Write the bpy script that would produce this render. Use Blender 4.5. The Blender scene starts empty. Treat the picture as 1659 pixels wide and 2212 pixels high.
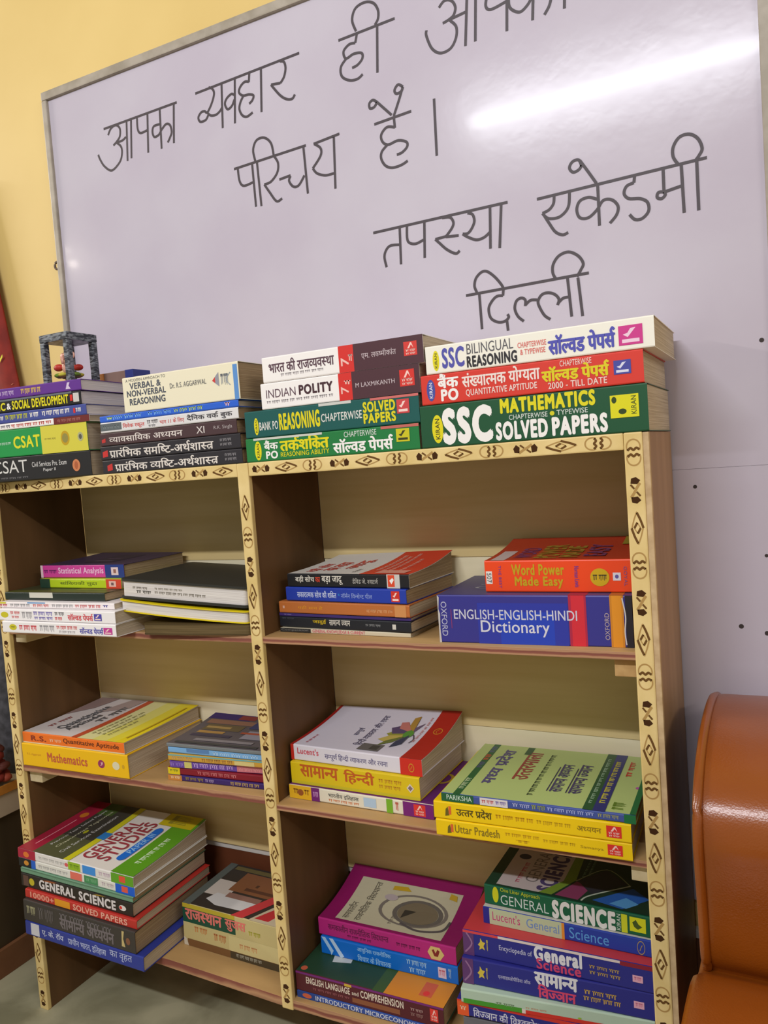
import bpy, math, random
from mathutils import Vector, Matrix

# ------------------------------------------------------------------ camera, light, exposure
SC = bpy.context.scene
COL = SC.collection
SC.view_settings.view_transform = 'Standard'
SC.view_settings.look = 'None'
SC.view_settings.exposure = 0.0
SC.view_settings.gamma = 1.0
SC.view_settings.use_curve_mapping = False

cam_data = bpy.data.cameras.new('camera')
cam_data.sensor_fit = 'VERTICAL'
cam_data.sensor_height = 36.0
cam_data.lens = 28.082
cam_data.clip_start = 0.01
cam = bpy.data.objects.new('camera', cam_data)
COL.objects.link(cam)
CF = Vector((-0.45426672, 0.88868012, -0.06236495))
CR = Vector((0.89009858, 0.44985744, -0.07316282))
CU = Vector((0.03696301, 0.08874639, 0.99536818))
cm = Matrix((CR, CU, -CF)).transposed().to_4x4()
cm.translation = Vector((0.13474, -0.90174, 0.91372))
cam.matrix_world = cm
SC.camera = cam

world = bpy.data.worlds.new('room_ambience')
SC.world = world
world.use_nodes = True
world.node_tree.nodes['Background'].inputs[0].default_value = (1.0, 0.91, 0.76, 1)
world.node_tree.nodes['Background'].inputs[1].default_value = 0.33

def area(name, loc, target, sx, sy, power, color):
    l = bpy.data.lights.new(name, 'AREA')
    l.shape = 'RECTANGLE'; l.size = sx; l.size_y = sy; l.energy = power; l.color = color
    o = bpy.data.objects.new(name, l); COL.objects.link(o)
    o.location = loc
    o.rotation_euler = (Vector(target) - Vector(loc)).to_track_quat('-Z', 'Y').to_euler()
    return o

def bulb(name, loc, power, color, r=0.03):
    l = bpy.data.lights.new(name, 'POINT')
    l.energy = power; l.color = color; l.shadow_soft_size = r
    o = bpy.data.objects.new(name, l); COL.objects.link(o); o.location = loc
    return o

# the tube on the opposite wall, mirrored in the glossy board
area('tube_lamp', (-0.43, -2.0, 2.30), (-0.43, 0.2, 1.0), 1.15, 0.05, 39, (0.92, 0.94, 1.0))
# the second tube further left along the same wall and the two small bulbs beside it
area('tube_lamp_far', (-4.2, -1.0, 2.45), (-0.6, 0.2, 0.9), 1.15, 0.06, 62, (1.0, 0.92, 0.82))
bulb('led_bulb', (-3.64, -2.22, 2.30), 3.0, (1.0, 0.92, 0.8), 0.015)
bulb('led_bulb', (-3.84, -2.45, 2.30), 6.0, (1.0, 0.92, 0.8), 0.018)

# added light on the right, put in to brighten the shelf's outer side
area('fill_light_right', (2.1, -1.5, 2.2), (0.1, 0.1, 0.5), 1.15, 0.06, 16, (1.0, 0.93, 0.82))

# ------------------------------------------------------------------ helpers
def lin(c):
    c = c / 255.0
    return c / 12.92 if c <= 0.04045 else ((c + 0.055) / 1.055) ** 2.4

MATS = {}
def M(rgb, rough=0.42, spec=0.4, key=''):
    k = (tuple(rgb), rough, spec, key)
    if k in MATS: return MATS[k]
    m = bpy.data.materials.new('paint_%d_%d_%d' % tuple(rgb)); m.use_nodes = True
    b = m.node_tree.nodes['Principled BSDF']
    b.inputs['Base Color'].default_value = (lin(rgb[0]), lin(rgb[1]), lin(rgb[2]), 1)
    b.inputs['Roughness'].default_value = rough
    b.inputs['Specular IOR Level'].default_value = spec
    MATS[k] = m
    return m

def noisy(name, rgb1, rgb2, scale=(6, 6, 6), detail=4, rough=0.5, bump=0.0, coord='Object', ramp=(0.35, 0.65), spec=0.4, dist=0.0):
    m = bpy.data.materials.new(name); m.use_nodes = True
    nt = m.node_tree; b = nt.nodes['Principled BSDF']
    tc = nt.nodes.new('ShaderNodeTexCoord'); mp = nt.nodes.new('ShaderNodeMapping')
    mp.inputs['Scale'].default_value = scale
    n = nt.nodes.new('ShaderNodeTexNoise'); n.inputs['Scale'].default_value = 1.0; n.inputs['Detail'].default_value = detail
    n.inputs['Distortion'].default_value = dist
    r = nt.nodes.new('ShaderNodeValToRGB')
    r.color_ramp.elements[0].position = ramp[0]; r.color_ramp.elements[1].position = ramp[1]
    r.color_ramp.elements[0].color = tuple(lin(c) for c in rgb1) + (1,)
    r.color_ramp.elements[1].color = tuple(lin(c) for c in rgb2) + (1,)
    nt.links.new(tc.outputs[coord], mp.inputs[0]); nt.links.new(mp.outputs[0], n.inputs[0])
    nt.links.new(n.outputs[0], r.inputs[0]); nt.links.new(r.outputs[0], b.inputs['Base Color'])
    b.inputs['Roughness'].default_value = rough
    b.inputs['Specular IOR Level'].default_value = spec
    if bump:
        bp = nt.nodes.new('ShaderNodeBump'); bp.inputs['Strength'].default_value = bump; bp.inputs['Distance'].default_value = 0.002
        nt.links.new(n.outputs[0], bp.inputs['Height']); nt.links.new(bp.outputs[0], b.inputs['Normal'])
    return m

def ply_mat():
    """Cut plywood edge: reddish and pale plies across the thickness."""
    m = bpy.data.materials.new('plywood_edge'); m.use_nodes = True
    nt = m.node_tree; b = nt.nodes['Principled BSDF']
    tc = nt.nodes.new('ShaderNodeTexCoord'); sp = nt.nodes.new('ShaderNodeSeparateXYZ')
    n = nt.nodes.new('ShaderNodeTexNoise'); n.inputs['Scale'].default_value = 26; n.inputs['Detail'].default_value = 3
    ad = nt.nodes.new('ShaderNodeMath'); ad.operation = 'MULTIPLY_ADD'; ad.inputs[1].default_value = 0.35; ad.inputs[2].default_value = -0.17
    a2 = nt.nodes.new('ShaderNodeMath'); a2.operation = 'ADD'
    r = nt.nodes.new('ShaderNodeValToRGB'); cr = r.color_ramp
    cols = [(0.0, (150, 108, 80)), (0.22, (188, 142, 104)), (0.40, (142, 82, 66)), (0.62, (128, 70, 58)), (0.78, (184, 138, 102)), (1.0, (168, 124, 92))]
    cr.elements[0].position = 0; cr.elements[1].position = 1
    for i, (p, c) in enumerate(cols):
        e = cr.elements[0] if i == 0 else (cr.elements[-1] if i == len(cols) - 1 else cr.elements.new(p))
        e.color = tuple(lin(x) for x in c) + (1,)
    nt.links.new(tc.outputs['Generated'], sp.inputs[0]); nt.links.new(tc.outputs['Object'], n.inputs[0])
    nt.links.new(n.outputs[0], ad.inputs[0]); nt.links.new(ad.outputs[0], a2.inputs[0]); nt.links.new(sp.outputs[2], a2.inputs[1])
    nt.links.new(a2.outputs[0], r.inputs[0]); nt.links.new(r.outputs[0], b.inputs['Base Color'])
    b.inputs['Roughness'].default_value = 0.75
    return m

def page_mat(name, c1, c2):
    """Stacked sheets: fine streaks across the block's height."""
    return noisy(name, c1, c2, scale=(9, 9, 900), detail=2, rough=0.85, bump=0.25, ramp=(0.3, 0.7), spec=0.15)
PAGE = page_mat('pages_grey', (176, 160, 140), (206, 192, 172))
PAGE_WHITE = page_mat('pages_white', (205, 198, 194), (228, 222, 216))
PAGE_OLD = page_mat('pages_brown', (146, 124, 96), (180, 158, 126))

def mesh_obj(name, verts, faces, mats, idx=None, parent=None, smooth=False):
    me = bpy.data.meshes.new(name)
    me.from_pydata([tuple(v) for v in verts], [], faces)
    for m in mats: me.materials.append(m)
    if idx: me.polygons.foreach_set('material_index', idx)
    if smooth: me.polygons.foreach_set('use_smooth', [True] * len(me.polygons))
    me.update()
    o = bpy.data.objects.new(name, me); COL.objects.link(o)
    if parent: o.parent = parent
    return o

def tag(o, label=None, cat=None, group=None, kind=None):
    if label: o['label'] = label
    if cat: o['category'] = cat
    if group: o['group'] = group
    if kind: o['kind'] = kind
    return o

def empty(name, loc, rot=None):
    o = bpy.data.objects.new(name, None); COL.objects.link(o)
    o.location = loc; o.empty_display_size = 0.02
    if rot is not None: o.rotation_euler = rot
    return o

class MB:
    """Collects boxes, ribbons, tubes and prisms into one mesh."""
    def __init__(s): s.v = []; s.f = []; s.m = []
    def add(s, vs, fs, mi=0):
        n = len(s.v); s.v += [tuple(v) for v in vs]; s.f += [tuple(i + n for i in f) for f in fs]; s.m += [mi] * len(fs)
    def box(s, x0, x1, y0, y1, z0, z1, mi=0, b=0.0, zl=None):
        """Box with optional chamfer b; zl(x) adds a height offset along x."""
        if b <= 0:
            vs = [(x, y, z) for x in (x0, x1) for y in (y0, y1) for z in (z0, z1)]
            fs = [(0, 1, 3, 2), (4, 6, 7, 5), (0, 4, 5, 1), (2, 3, 7, 6), (0, 2, 6, 4), (1, 5, 7, 3)]
            if zl: vs = [(x, y, z + zl(x)) for x, y, z in vs]
            s.add(vs, fs, mi); return
        import bmesh
        bm = bmesh.new(); bmesh.ops.create_cube(bm, size=1)
        for v in bm.verts:
            v.co = ((x0 + x1) / 2 + v.co.x * (x1 - x0), (y0 + y1) / 2 + v.co.y * (y1 - y0), (z0 + z1) / 2 + v.co.z * (z1 - z0))
        bmesh.ops.bevel(bm, geom=bm.edges[:], offset=b, segments=2, affect='EDGES', profile=0.6)
        bm.verts.index_update()
        vs = [v.co.copy() for v in bm.verts]
        if zl: vs = [(p.x, p.y, p.z + zl(p.x)) for p in vs]
        s.add(vs, [[v.index for v in f.verts] for f in bm.faces], mi); bm.free()
    def prism(s, prof, x0, x1, mi=0):
        """Profile of (y, z) points extruded along x."""
        n = len(prof)
        vs = [(x0, y, z) for y, z in prof] + [(x1, y, z) for y, z in prof]
        fs = [(i, (i + 1) % n, n + (i + 1) % n, n + i) for i in range(n)] + [tuple(range(n))[::-1], tuple(range(n, 2 * n))]
        s.add(vs, fs, mi)
    def tube(s, pts, r, n=8, mi=0, closed=False):
        pts = [Vector(p) for p in pts]; k = len(pts); rings = []
        for i, p in enumerate(pts):
            a = pts[(i - 1) % k] if (closed or i) else p; b = pts[(i + 1) % k] if (closed or i < k - 1) else p
            t = (b - a).normalized(); up = Vector((0, 0, 1)) if abs(t.z) < 0.9 else Vector((1, 0, 0))
            e = t.cross(up).normalized(); g = e.cross(t)
            rr = r[i] if isinstance(r, (list, tuple)) else r
            rings.append([p + e * math.cos(2 * math.pi * j / n) * rr + g * math.sin(2 * math.pi * j / n) * rr for j in range(n)])
        vs = [v for q in rings for v in q]; fs = []
        for i in range(k if closed else k - 1):
            for j in range(n):
                a = i * n + j; b = i * n + (j + 1) % n; c = ((i + 1) % k) * n
                fs.append((a, b, c + (j + 1) % n, c + j))
        if not closed: fs += [tuple(range(n))[::-1], tuple((k - 1) * n + j for j in range(n))]
        s.add(vs, fs, mi)
    def ball(s, c, rx, ry, rz, mi=0, nu=14, nv=9):
        vs = []; fs = []
        for i in range(nv + 1):
            th = math.pi * i / nv
            for j in range(nu):
                ph = 2 * math.pi * j / nu
                vs.append((c[0] + rx * math.sin(th) * math.cos(ph), c[1] + ry * math.sin(th) * math.sin(ph), c[2] + rz * math.cos(th)))
        for i in range(nv):
            for j in range(nu):
                fs.append((i * nu + j, (i + 1) * nu + j, (i + 1) * nu + (j + 1) % nu, i * nu + (j + 1) % nu))
        s.add(vs, fs, mi)
    def build(s, name, mats, parent=None, smooth=False):
        if not isinstance(mats, (list, tuple)): mats = [mats]
        return mesh_obj(name, s.v, s.f, mats, s.m, parent, smooth)

def crom(pts, k=6):
    """Smooth a polyline (Catmull-Rom)."""
    if len(pts) < 3: return pts
    out = []
    P = [pts[0]] + list(pts) + [pts[-1]]
    for i in range(1, len(P) - 2):
        a, b, c, d = P[i - 1], P[i], P[i + 1], P[i + 2]
        for j in range(k):
            t = j / k
            out.append(tuple(0.5 * ((2 * b[q]) + (-a[q] + c[q]) * t + (2 * a[q] - 5 * b[q] + 4 * c[q] - d[q]) * t * t + (-a[q] + 3 * b[q] - 3 * c[q] + d[q]) * t ** 3) for q in range(2)))
    out.append(tuple(pts[-1]))
    return out

def ribbon(pts, w):
    """Flat 2-D stroke outline -> (points, quads)."""
    n = len(pts); vs = []; fs = []
    for i, p in enumerate(pts):
        a = pts[max(i - 1, 0)]; b = pts[min(i + 1, n - 1)]
        dx, dy = b[0] - a[0], b[1] - a[1]; L = math.hypot(dx, dy) or 1
        nx, ny = -dy / L * w / 2, dx / L * w / 2
        vs += [(p[0] + nx, p[1] + ny), (p[0] - nx, p[1] - ny)]
    for i in range(n - 1): fs.append((2 * i, 2 * i + 1, 2 * i + 3, 2 * i + 2))
    return vs, fs

# ------------------------------------------------------------------ lettering: glyph meshes laid out by hand
GLY = {}
_tc = bpy.data.curves.new('lettering', 'FONT'); _tc.resolution_u = 4
_to = bpy.data.objects.new('lettering', _tc)
COL.objects.link(_to)
def _raw(txt, off):
    _tc.body = txt; _tc.offset = off
    dg = bpy.context.evaluated_depsgraph_get(); dg.update()
    ev = _to.evaluated_get(dg); me = ev.to_mesh()
    vs = [(v.co.x, v.co.y) for v in me.vertices]; fs = [tuple(p.vertices) for p in me.polygons]
    ev.to_mesh_clear()
    return vs, fs
def _wid(txt):
    vs, _ = _raw(txt, 0.0); return max((v[0] for v in vs), default=0.0)
_IW = _wid('MMM')
def clipx(vs, fs, xc):
    ov = []; of = []
    for f in fs:
        P = [vs[i] for i in f]; Q = []
        for i in range(len(P)):
            a, b = P[i], P[(i + 1) % len(P)]
            if a[0] <= xc: Q.append(a)
            if (a[0] <= xc) != (b[0] <= xc):
                t = (xc - a[0]) / (b[0] - a[0]); Q.append((xc, a[1] + t * (b[1] - a[1])))
        if len(Q) >= 3:
            n = len(ov); ov += Q; of.append(tuple(range(n, n + len(Q))))
    return ov, of
def glyph(ch, off, mode='n'):
    k = (ch, off, mode)
    if k in GLY: return GLY[k]
    if mode == 'reph':
        vs, fs = ribbon(crom([(-0.16, 0.64), (-0.22, 0.76), (-0.12, 0.88), (0.0, 0.80)], 4), 0.075 + off); g = (vs, fs, 0.0)
    elif mode == 'rakar':
        vs, fs = ribbon([(-0.14, 0.24), (-0.42, 0.02)], 0.075 + off); g = (vs, fs, 0.0)
    else:
        vs, fs = _raw(ch, off) if ch.strip() else ([], [])
        adv = max(_wid(ch + 'MMM') - _IW, 0.0) if ch.strip() else 0.28
        if mode == 'half':
            xc = adv - 0.20; vs, fs = clipx(vs, fs, xc); adv = xc
        elif mode == 'narrow':
            vs = [(x * 0.72, y) for x, y in vs]; adv *= 0.72
        g = (vs, fs, adv)
    GLY[k] = g
    return g
BAR = set('खगघचजझञणतथधनपबभमयलवशषस')
def shape(s):
    """Devanagari clusters -> ordered glyphs (half forms, reph, rakar, the short i before its cluster)."""
    out = []; i = 0; n = len(s)
    while i < n:
        ch = s[i]
        if not ('\u0915' <= ch <= '\u0939'):
            out.append((ch, 'n')); i += 1; continue
        cl = [ch]; i += 1
        while i + 1 < n and s[i] == '\u094d' and '\u0915' <= s[i + 1] <= '\u0939':
            cl.append(s[i + 1]); i += 2
        marks = []
        while i < n and ('\u0900' <= s[i] <= '\u0903' or '\u093a' <= s[i] <= '\u094f'):
            marks.append(s[i]); i += 1
        if '\u093f' in marks: out.append(('\u093f', 'n')); marks.remove('\u093f')
        reph = False
        if len(cl) > 1 and cl[0] == 'र': reph = True; cl = cl[1:]
        rak = False
        if len(cl) > 1 and cl[-1] == 'र': rak = True; cl = cl[:-1]
        for c in cl[:-1]: out.append((c, 'half' if c in BAR else 'narrow'))
        out.append((cl[-1], 'n'))
        if rak: out.append(('', 'rakar'))
        for m in marks: out.append((m, 'n'))
        if reph: out.append(('', 'reph'))
    return out
def text2d(s, off=0.0, track=0.0):
    vs = []; fs = []; x = 0.0
    for ch, mode in shape(s):
        g = glyph(ch, off, mode); n = len(vs)
        vs += [(a + x, b) for a, b in g[0]]; fs += [tuple(i + n for i in f) for f in g[1]]
        x += g[2] + (track if g[2] > 0 else 0.0)
    return vs, fs

# ------------------------------------------------------------------ print on a surface (spine or front cover)
class Print:
    """Items in 0..1 fractions of a W x H panel; fn(x, y, lift) gives the 3-D point."""
    def __init__(s, W, H, fn, mb, slots, curved=False):
        s.W, s.H, s.fn, s.mb, s.slots, s.k, s.curved = W, H, fn, mb, slots, 0, curved
    def mi(s, rgb):
        m = M(rgb)
        if m not in s.slots: s.slots.append(m)
        return s.slots.index(m)
    def put(s, vs, fs, rgb, step=1.0):
        h = (0.00022 + 0.00006 * s.k) if s.curved else (0.00014 + 0.000016 * s.k); s.k += step
        s.mb.add([s.fn(x, y, h) for x, y in vs], fs, s.mi(rgb))
    def rect(s, x0, y0, x1, y1, rgb, sk=0.0):
        n = 10 if s.curved else 1
        X = lambda i: (x0 + (x1 - x0) * i / n) * s.W
        vs = []; fs = []
        for j in range(n + 1):
            for i in range(n + 1):
                y = (y0 + (y1 - y0) * j / n)
                vs.append((X(i) + sk * (y - y0) * s.W, y * s.H))
        for j in range(n):
            for i in range(n): a = j * (n + 1) + i; fs.append((a, a + 1, a + n + 2, a + n + 1))
        s.put(vs, fs, rgb)
    def ell(s, x, y, rx, ry, rgb, hole=0.0):
        N = 28; vs = []; fs = []
        for i in range(N):
            c, d = math.cos(2 * math.pi * i / N), math.sin(2 * math.pi * i / N)
            vs.append(((x + rx * c) * s.W, (y + ry * d) * s.H))
            if hole: vs.append(((x + rx * hole * c) * s.W, (y + ry * hole * d) * s.H))
        if hole: fs = [(2 * i, 2 * ((i + 1) % N), 2 * ((i + 1) % N) + 1, 2 * i + 1) for i in range(N)]
        else: fs = [tuple(range(N))]
        s.put(vs, fs, rgb)
    def poly(s, pts, rgb):
        s.put([(a * s.W, b * s.H) for a, b in pts], [tuple(range(len(pts)))], rgb)
    def line(s, pts, w, rgb):
        vs, fs = ribbon(crom([(a * s.W, b * s.H) for a, b in pts]), w); s.put(vs, fs, rgb)
    def text(s, t, x0, y0, x1, y1, rgb, bold=0.02, rot=0, sk=0.0):
        deva = any('\u0900' <= c <= '\u097f' for c in t)
        off = 0.0 if deva else min(bold, 0.0)
        vs, fs = text2d(t, off, 0.0 if deva else max(bold, 0.0) * 1.5)
        if not vs: return
        sh = bold - off   # heavier weights: the same outlines again, shifted a little
        a0 = min(v[0] for v in vs); a1 = max(v[0] for v in vs); b0 = min(v[1] for v in vs); b1 = max(v[1] for v in vs)
        q = []
        for a, b in vs:
            u = (a - a0) / (a1 - a0); w = (b - b0) / ((b1 - b0) or 1)
            if rot == 1: u, w = 1 - w, u        # reads upwards
            elif rot == -1: u, w = w, 1 - u     # reads downwards
            q.append(((x0 + (x1 - x0) * (u + sk * w)) * s.W, (y0 + (y1 - y0) * w) * s.H))
        s.put(q, fs, rgb)
        if sh > 0.004:
            if rot: e = sh * (y1 - y0) * s.H / (a1 - a0); f = sh * (x1 - x0) * s.W / ((b1 - b0) or 1)
            else: e = sh * (x1 - x0) * s.W / (a1 - a0); f = sh * (y1 - y0) * s.H / ((b1 - b0) or 1)
            for dx, dy in ((-e, 0), (e, 0), (0, -f * 0.6), (0, f * 0.6)) if deva or sh < 0.025 else [(e * math.cos(k * 0.7854), f * 0.8 * math.sin(k * 0.7854)) for k in range(8)]:
                s.put([(a + dx, b + dy) for a, b in q], fs, rgb, 0.25)
    def words(s, x0, y0, x1, y1, rgb, n=4, seed=1):
        """A line of print too small to read: one short bar with a few risers per word."""
        r = random.Random(seed); ws = [r.uniform(0.6, 1.4) for _ in range(n)]; g = 0.22
        tot = sum(ws) + g * (n - 1); x = x0; vs = []; fs = []
        def bx(a, b, c, d):
            k = len(vs); vs.extend([(a * s.W, b * s.H), (c * s.W, b * s.H), (c * s.W, d * s.H), (a * s.W, d * s.H)]); fs.append((k, k + 1, k + 2, k + 3))
        for w in ws:
            L = w / tot * (x1 - x0); h = y1 - y0
            bx(x, y0 + h * 0.78, x + L, y1)
            m = max(2, int(w * 4))
            for i in range(m):
                a = x + L * (i + r.uniform(0.15, 0.4)) / m
                bx(a, y0 + h * r.uniform(0, 0.3), a + L / m * 0.45, y1)
            x += L + g / tot * (x1 - x0)
        s.put(vs, fs, rgb)
    def run(s, items):
        for it in items or []:
            getattr(s, {'r': 'rect', 'e': 'ell', 'p': 'poly', 'l': 'line', 't': 'text', 'w': 'words'}[it[0]])(*it[1:-1] if isinstance(it[-1], dict) else it[1:], **(it[-1] if isinstance(it[-1], dict) else {}))

# ------------------------------------------------------------------ books
def frame_root(name, g):
    xl, yl, xr, yr, zl, zr, t = g
    L = Vector((xl, yl, zl)); u = Vector((xr, yr, zr)) - L; ln = u.length; u.normalize()
    v = Vector((0, 0, 1)).cross(u).normalized(); w = u.cross(v)
    R = Matrix((u, v, w)).transposed()
    return empty(name, L, R.to_euler()), ln, t

def book(key, label, spine, depth, cover=None, page=None, S=None, T=None, lift=(0.0, 0.0), name='book', cat='book', group=None, under=None, bulge=0.0):
    """A paperback lying flat with its spine to the front: wrap-around cover and page block.
    lift: how far the fore-edge corners of the top cover curl up (left end, right end)."""
    root, ln, t = frame_root(name, GEO[key])
    tag(root, label, cat, group)
    if key[:2] in ('a1', 'a3', 'a4', 'b1', 'b2', 'b3', 'b4', 'c1', 'c2', 'c3', 'c4'):
        depth = min(depth, 0.1815 - max(GEO[key][1], GEO[key][3]))   # backs stay clear of the back boards
    th = 0.0007; cover = cover or spine
    slots = [M(spine), M(cover), M(under or cover)]
    NU, NV = 8, 10
    def up(x, y): # extra height of the top cover
        q = max(0.0, y / depth); k = x / ln
        return (lift[0] * (1 - k) + lift[1] * k) * q ** 2.2 + bulge * 4 * q * (1 - q)
    # cross-section of the cover, outside then inside (y, z, moves with the top?)
    r = min(0.0016, t * 0.2)
    out = [(depth - depth * i / NV, t, 1) for i in range(NV)] + [(r, t, 1), (r * 0.3, t - r * 0.3, 1), (0, t - r, 0), (0, t * 0.5, 0), (0, r, 0), (r * 0.3, r * 0.3, 0), (r, 0, 0), (depth * 0.5, 0, 0), (depth, 0, 0)]
    inn = [(depth, th, 0), (depth * 0.5, th, 0), (th * 1.5, th, 0), (th, t * 0.5, 0), (th * 1.5, t - th, 1)] + [(depth * (i + 1) / NV, t - th, 1) for i in range(NV)]
    sec = out + inn; n = len(sec); mb = MB(); vs = []
    for j in range(NU + 1):
        x = ln * j / NU
        for y, z, m in sec: vs.append((x, y, z + (up(x, y) if m else 0)))
    fs = []; mi = []
    no = len(out); ti = NV
    for j in range(NU):
        for i in range(n):
            k = (i + 1) % n; fs.append((j * n + i, (j + 1) * n + i, (j + 1) * n + k, j * n + k))
            if i < ti: mi.append(1)
            elif i < ti + 6: mi.append(0)
            elif i < no: mi.append(2)
            else: mi.append(2)
    # end caps as strips between the outer and inner lines
    for j, flip in ((0, 0), (NU, 1)):
        o0 = [j * n + i for i in range(no)]; i0 = [j * n + n - 1 - i for i in range(len(inn))]
        a = b = 0
        while a < len(o0) - 1 or b < len(i0) - 1:
            if b >= len(i0) - 1 or (a < len(o0) - 1 and a / (len(o0) - 1) <= b / (len(i0) - 1)):
                f = (o0[a], o0[a + 1], i0[b]); a += 1
            else:
                f = (o0[a], i0[b + 1], i0[b]); b += 1
            fs.append(f if flip else f[::-1]); mi.append(1)
    mb.v = vs; mb.f = fs; mb.m = mi
    Print(ln, t, lambda x, y, h: (x, -h, y), mb, slots).run(S)
    if T: Print(depth, ln, lambda x, y, h: (ln - y, x, t + up(ln - y, x) + h), mb, slots, curved=(max(lift) > 0.002 or bulge > 0)).run(T)
    mb.build('cover', slots, root)
    # pages
    pb = MB(); a0, a1 = 0.0014, ln - 0.0014; y0, y1 = 0.001, depth - 0.0016; z0 = th + 0.0001
    nx, ny = 6, 10; vs = []
    for j in range(nx + 1):
        x = a0 + (a1 - a0) * j / nx
        for i in range(ny + 1):
            y = y0 + (y1 - y0) * i / ny
            vs += [(x, y, z0), (x, y, t - th - 0.0001 + up(x, y))]
    fs = []; I = lambda j, i, k: (j * (ny + 1) + i) * 2 + k
    for j in range(nx):
        for i in range(ny):
            fs.append((I(j, i, 1), I(j + 1, i, 1), I(j + 1, i + 1, 1), I(j, i + 1, 1))); fs.append((I(j, i, 0), I(j, i + 1, 0), I(j + 1, i + 1, 0), I(j + 1, i, 0)))
        for i in (0, ny):
            f = (I(j, i, 0), I(j + 1, i, 0), I(j + 1, i, 1), I(j, i, 1)); fs.append(f if i == 0 else f[::-1])
    for i in range(ny):
        for j in (0, nx):
            f = (I(j, i, 0), I(j, i, 1), I(j, i + 1, 1), I(j, i + 1, 0)); fs.append(f if j == 0 else f[::-1])
    pb.add(vs, fs); pb.build('page_block', page or PAGE, root)
    return root

def notebook(key, label, rgb, depth, group, thick=0.0014, over=0.003, page=None, F=None, sag=0.0, rough=0.42):
    """A register lying with its open edge to the front: two covers, pages showing between them, bound at the back."""
    root, ln, t = frame_root('notebook', GEO[key]); tag(root, label, 'notebook', group)
    N = 12
    def sg(x): return -sag * 4 * (x / ln) * (1 - x / ln)
    def slab(x0, x1, y0, y1, z0, z1, rc, mb):
        rim = []
        for cx, cy, a in ((x1 - rc, y0 + rc, -90), (x1 - rc, y1 - rc, 0), (x0 + rc, y1 - rc, 90), (x0 + rc, y0 + rc, 180)):
            for k in range(5):
                q = math.radians(a + 90 * k / 4); rim.append((cx + rc * math.cos(q), cy + rc * math.sin(q)))
            if a in (90,) or a == -90: pass
        dense = []
        for i in range(len(rim)):
            p, q = rim[i], rim[(i + 1) % len(rim)]; k = 8 if abs(p[0] - q[0]) > 0.05 else 1
            dense += [(p[0] + (q[0] - p[0]) * j / k, p[1] + (q[1] - p[1]) * j / k) for j in range(k)]
        m = len(dense)
        vs = [(x, y, z0 + sg(x)) for x, y in dense] + [(x, y, z1 + sg(x)) for x, y in dense]
        fs = [(i, (i + 1) % m, m + (i + 1) % m, m + i) for i in range(m)]
        # caps as strips matched front to back by x
        mb.add(vs, fs)
        ys = sorted(set(round(x, 5) for x, y in dense)); cap = []
        front = lambda x: min((y for a, y in dense if abs(a - x) < 2e-5)); back = lambda x: max((y for a, y in dense if abs(a - x) < 2e-5))
        for zz, fl in ((z0, 1), (z1, 0)):
            vs = []
            for x in ys: vs += [(x, front(x), zz + sg(x)), (x, back(x), zz + sg(x))]
            fs = [(2 * i, 2 * i + 2, 2 * i + 3, 2 * i + 1) for i in range(len(ys) - 1)]
            mb.add(vs, [f[::-1] for f in fs] if fl else fs)
    mat = M(rgb, rough)
    c = MB(); slab(0, ln, 0, depth, 0, thick, 0.008, c); slab(0, ln, 0, depth, t - thick, t, 0.008, c)
    c.box(0.004, ln - 0.004, depth - 0.002, depth, thick * 0.5, t - thick * 0.5)
    c.build('cover', mat, root)
    p = MB(); slots = [page or PAGE_WHITE]
    slab(over, ln - over, over, depth - 0.0024, thick + 0.0001, t - thick - 0.0001, 0.006, p)
    Print(ln, t, lambda x, y, h: (x, over - h, y + sg(x)), p, slots).run(F)
    p.build('page_block', slots, root)
    return root

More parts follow.
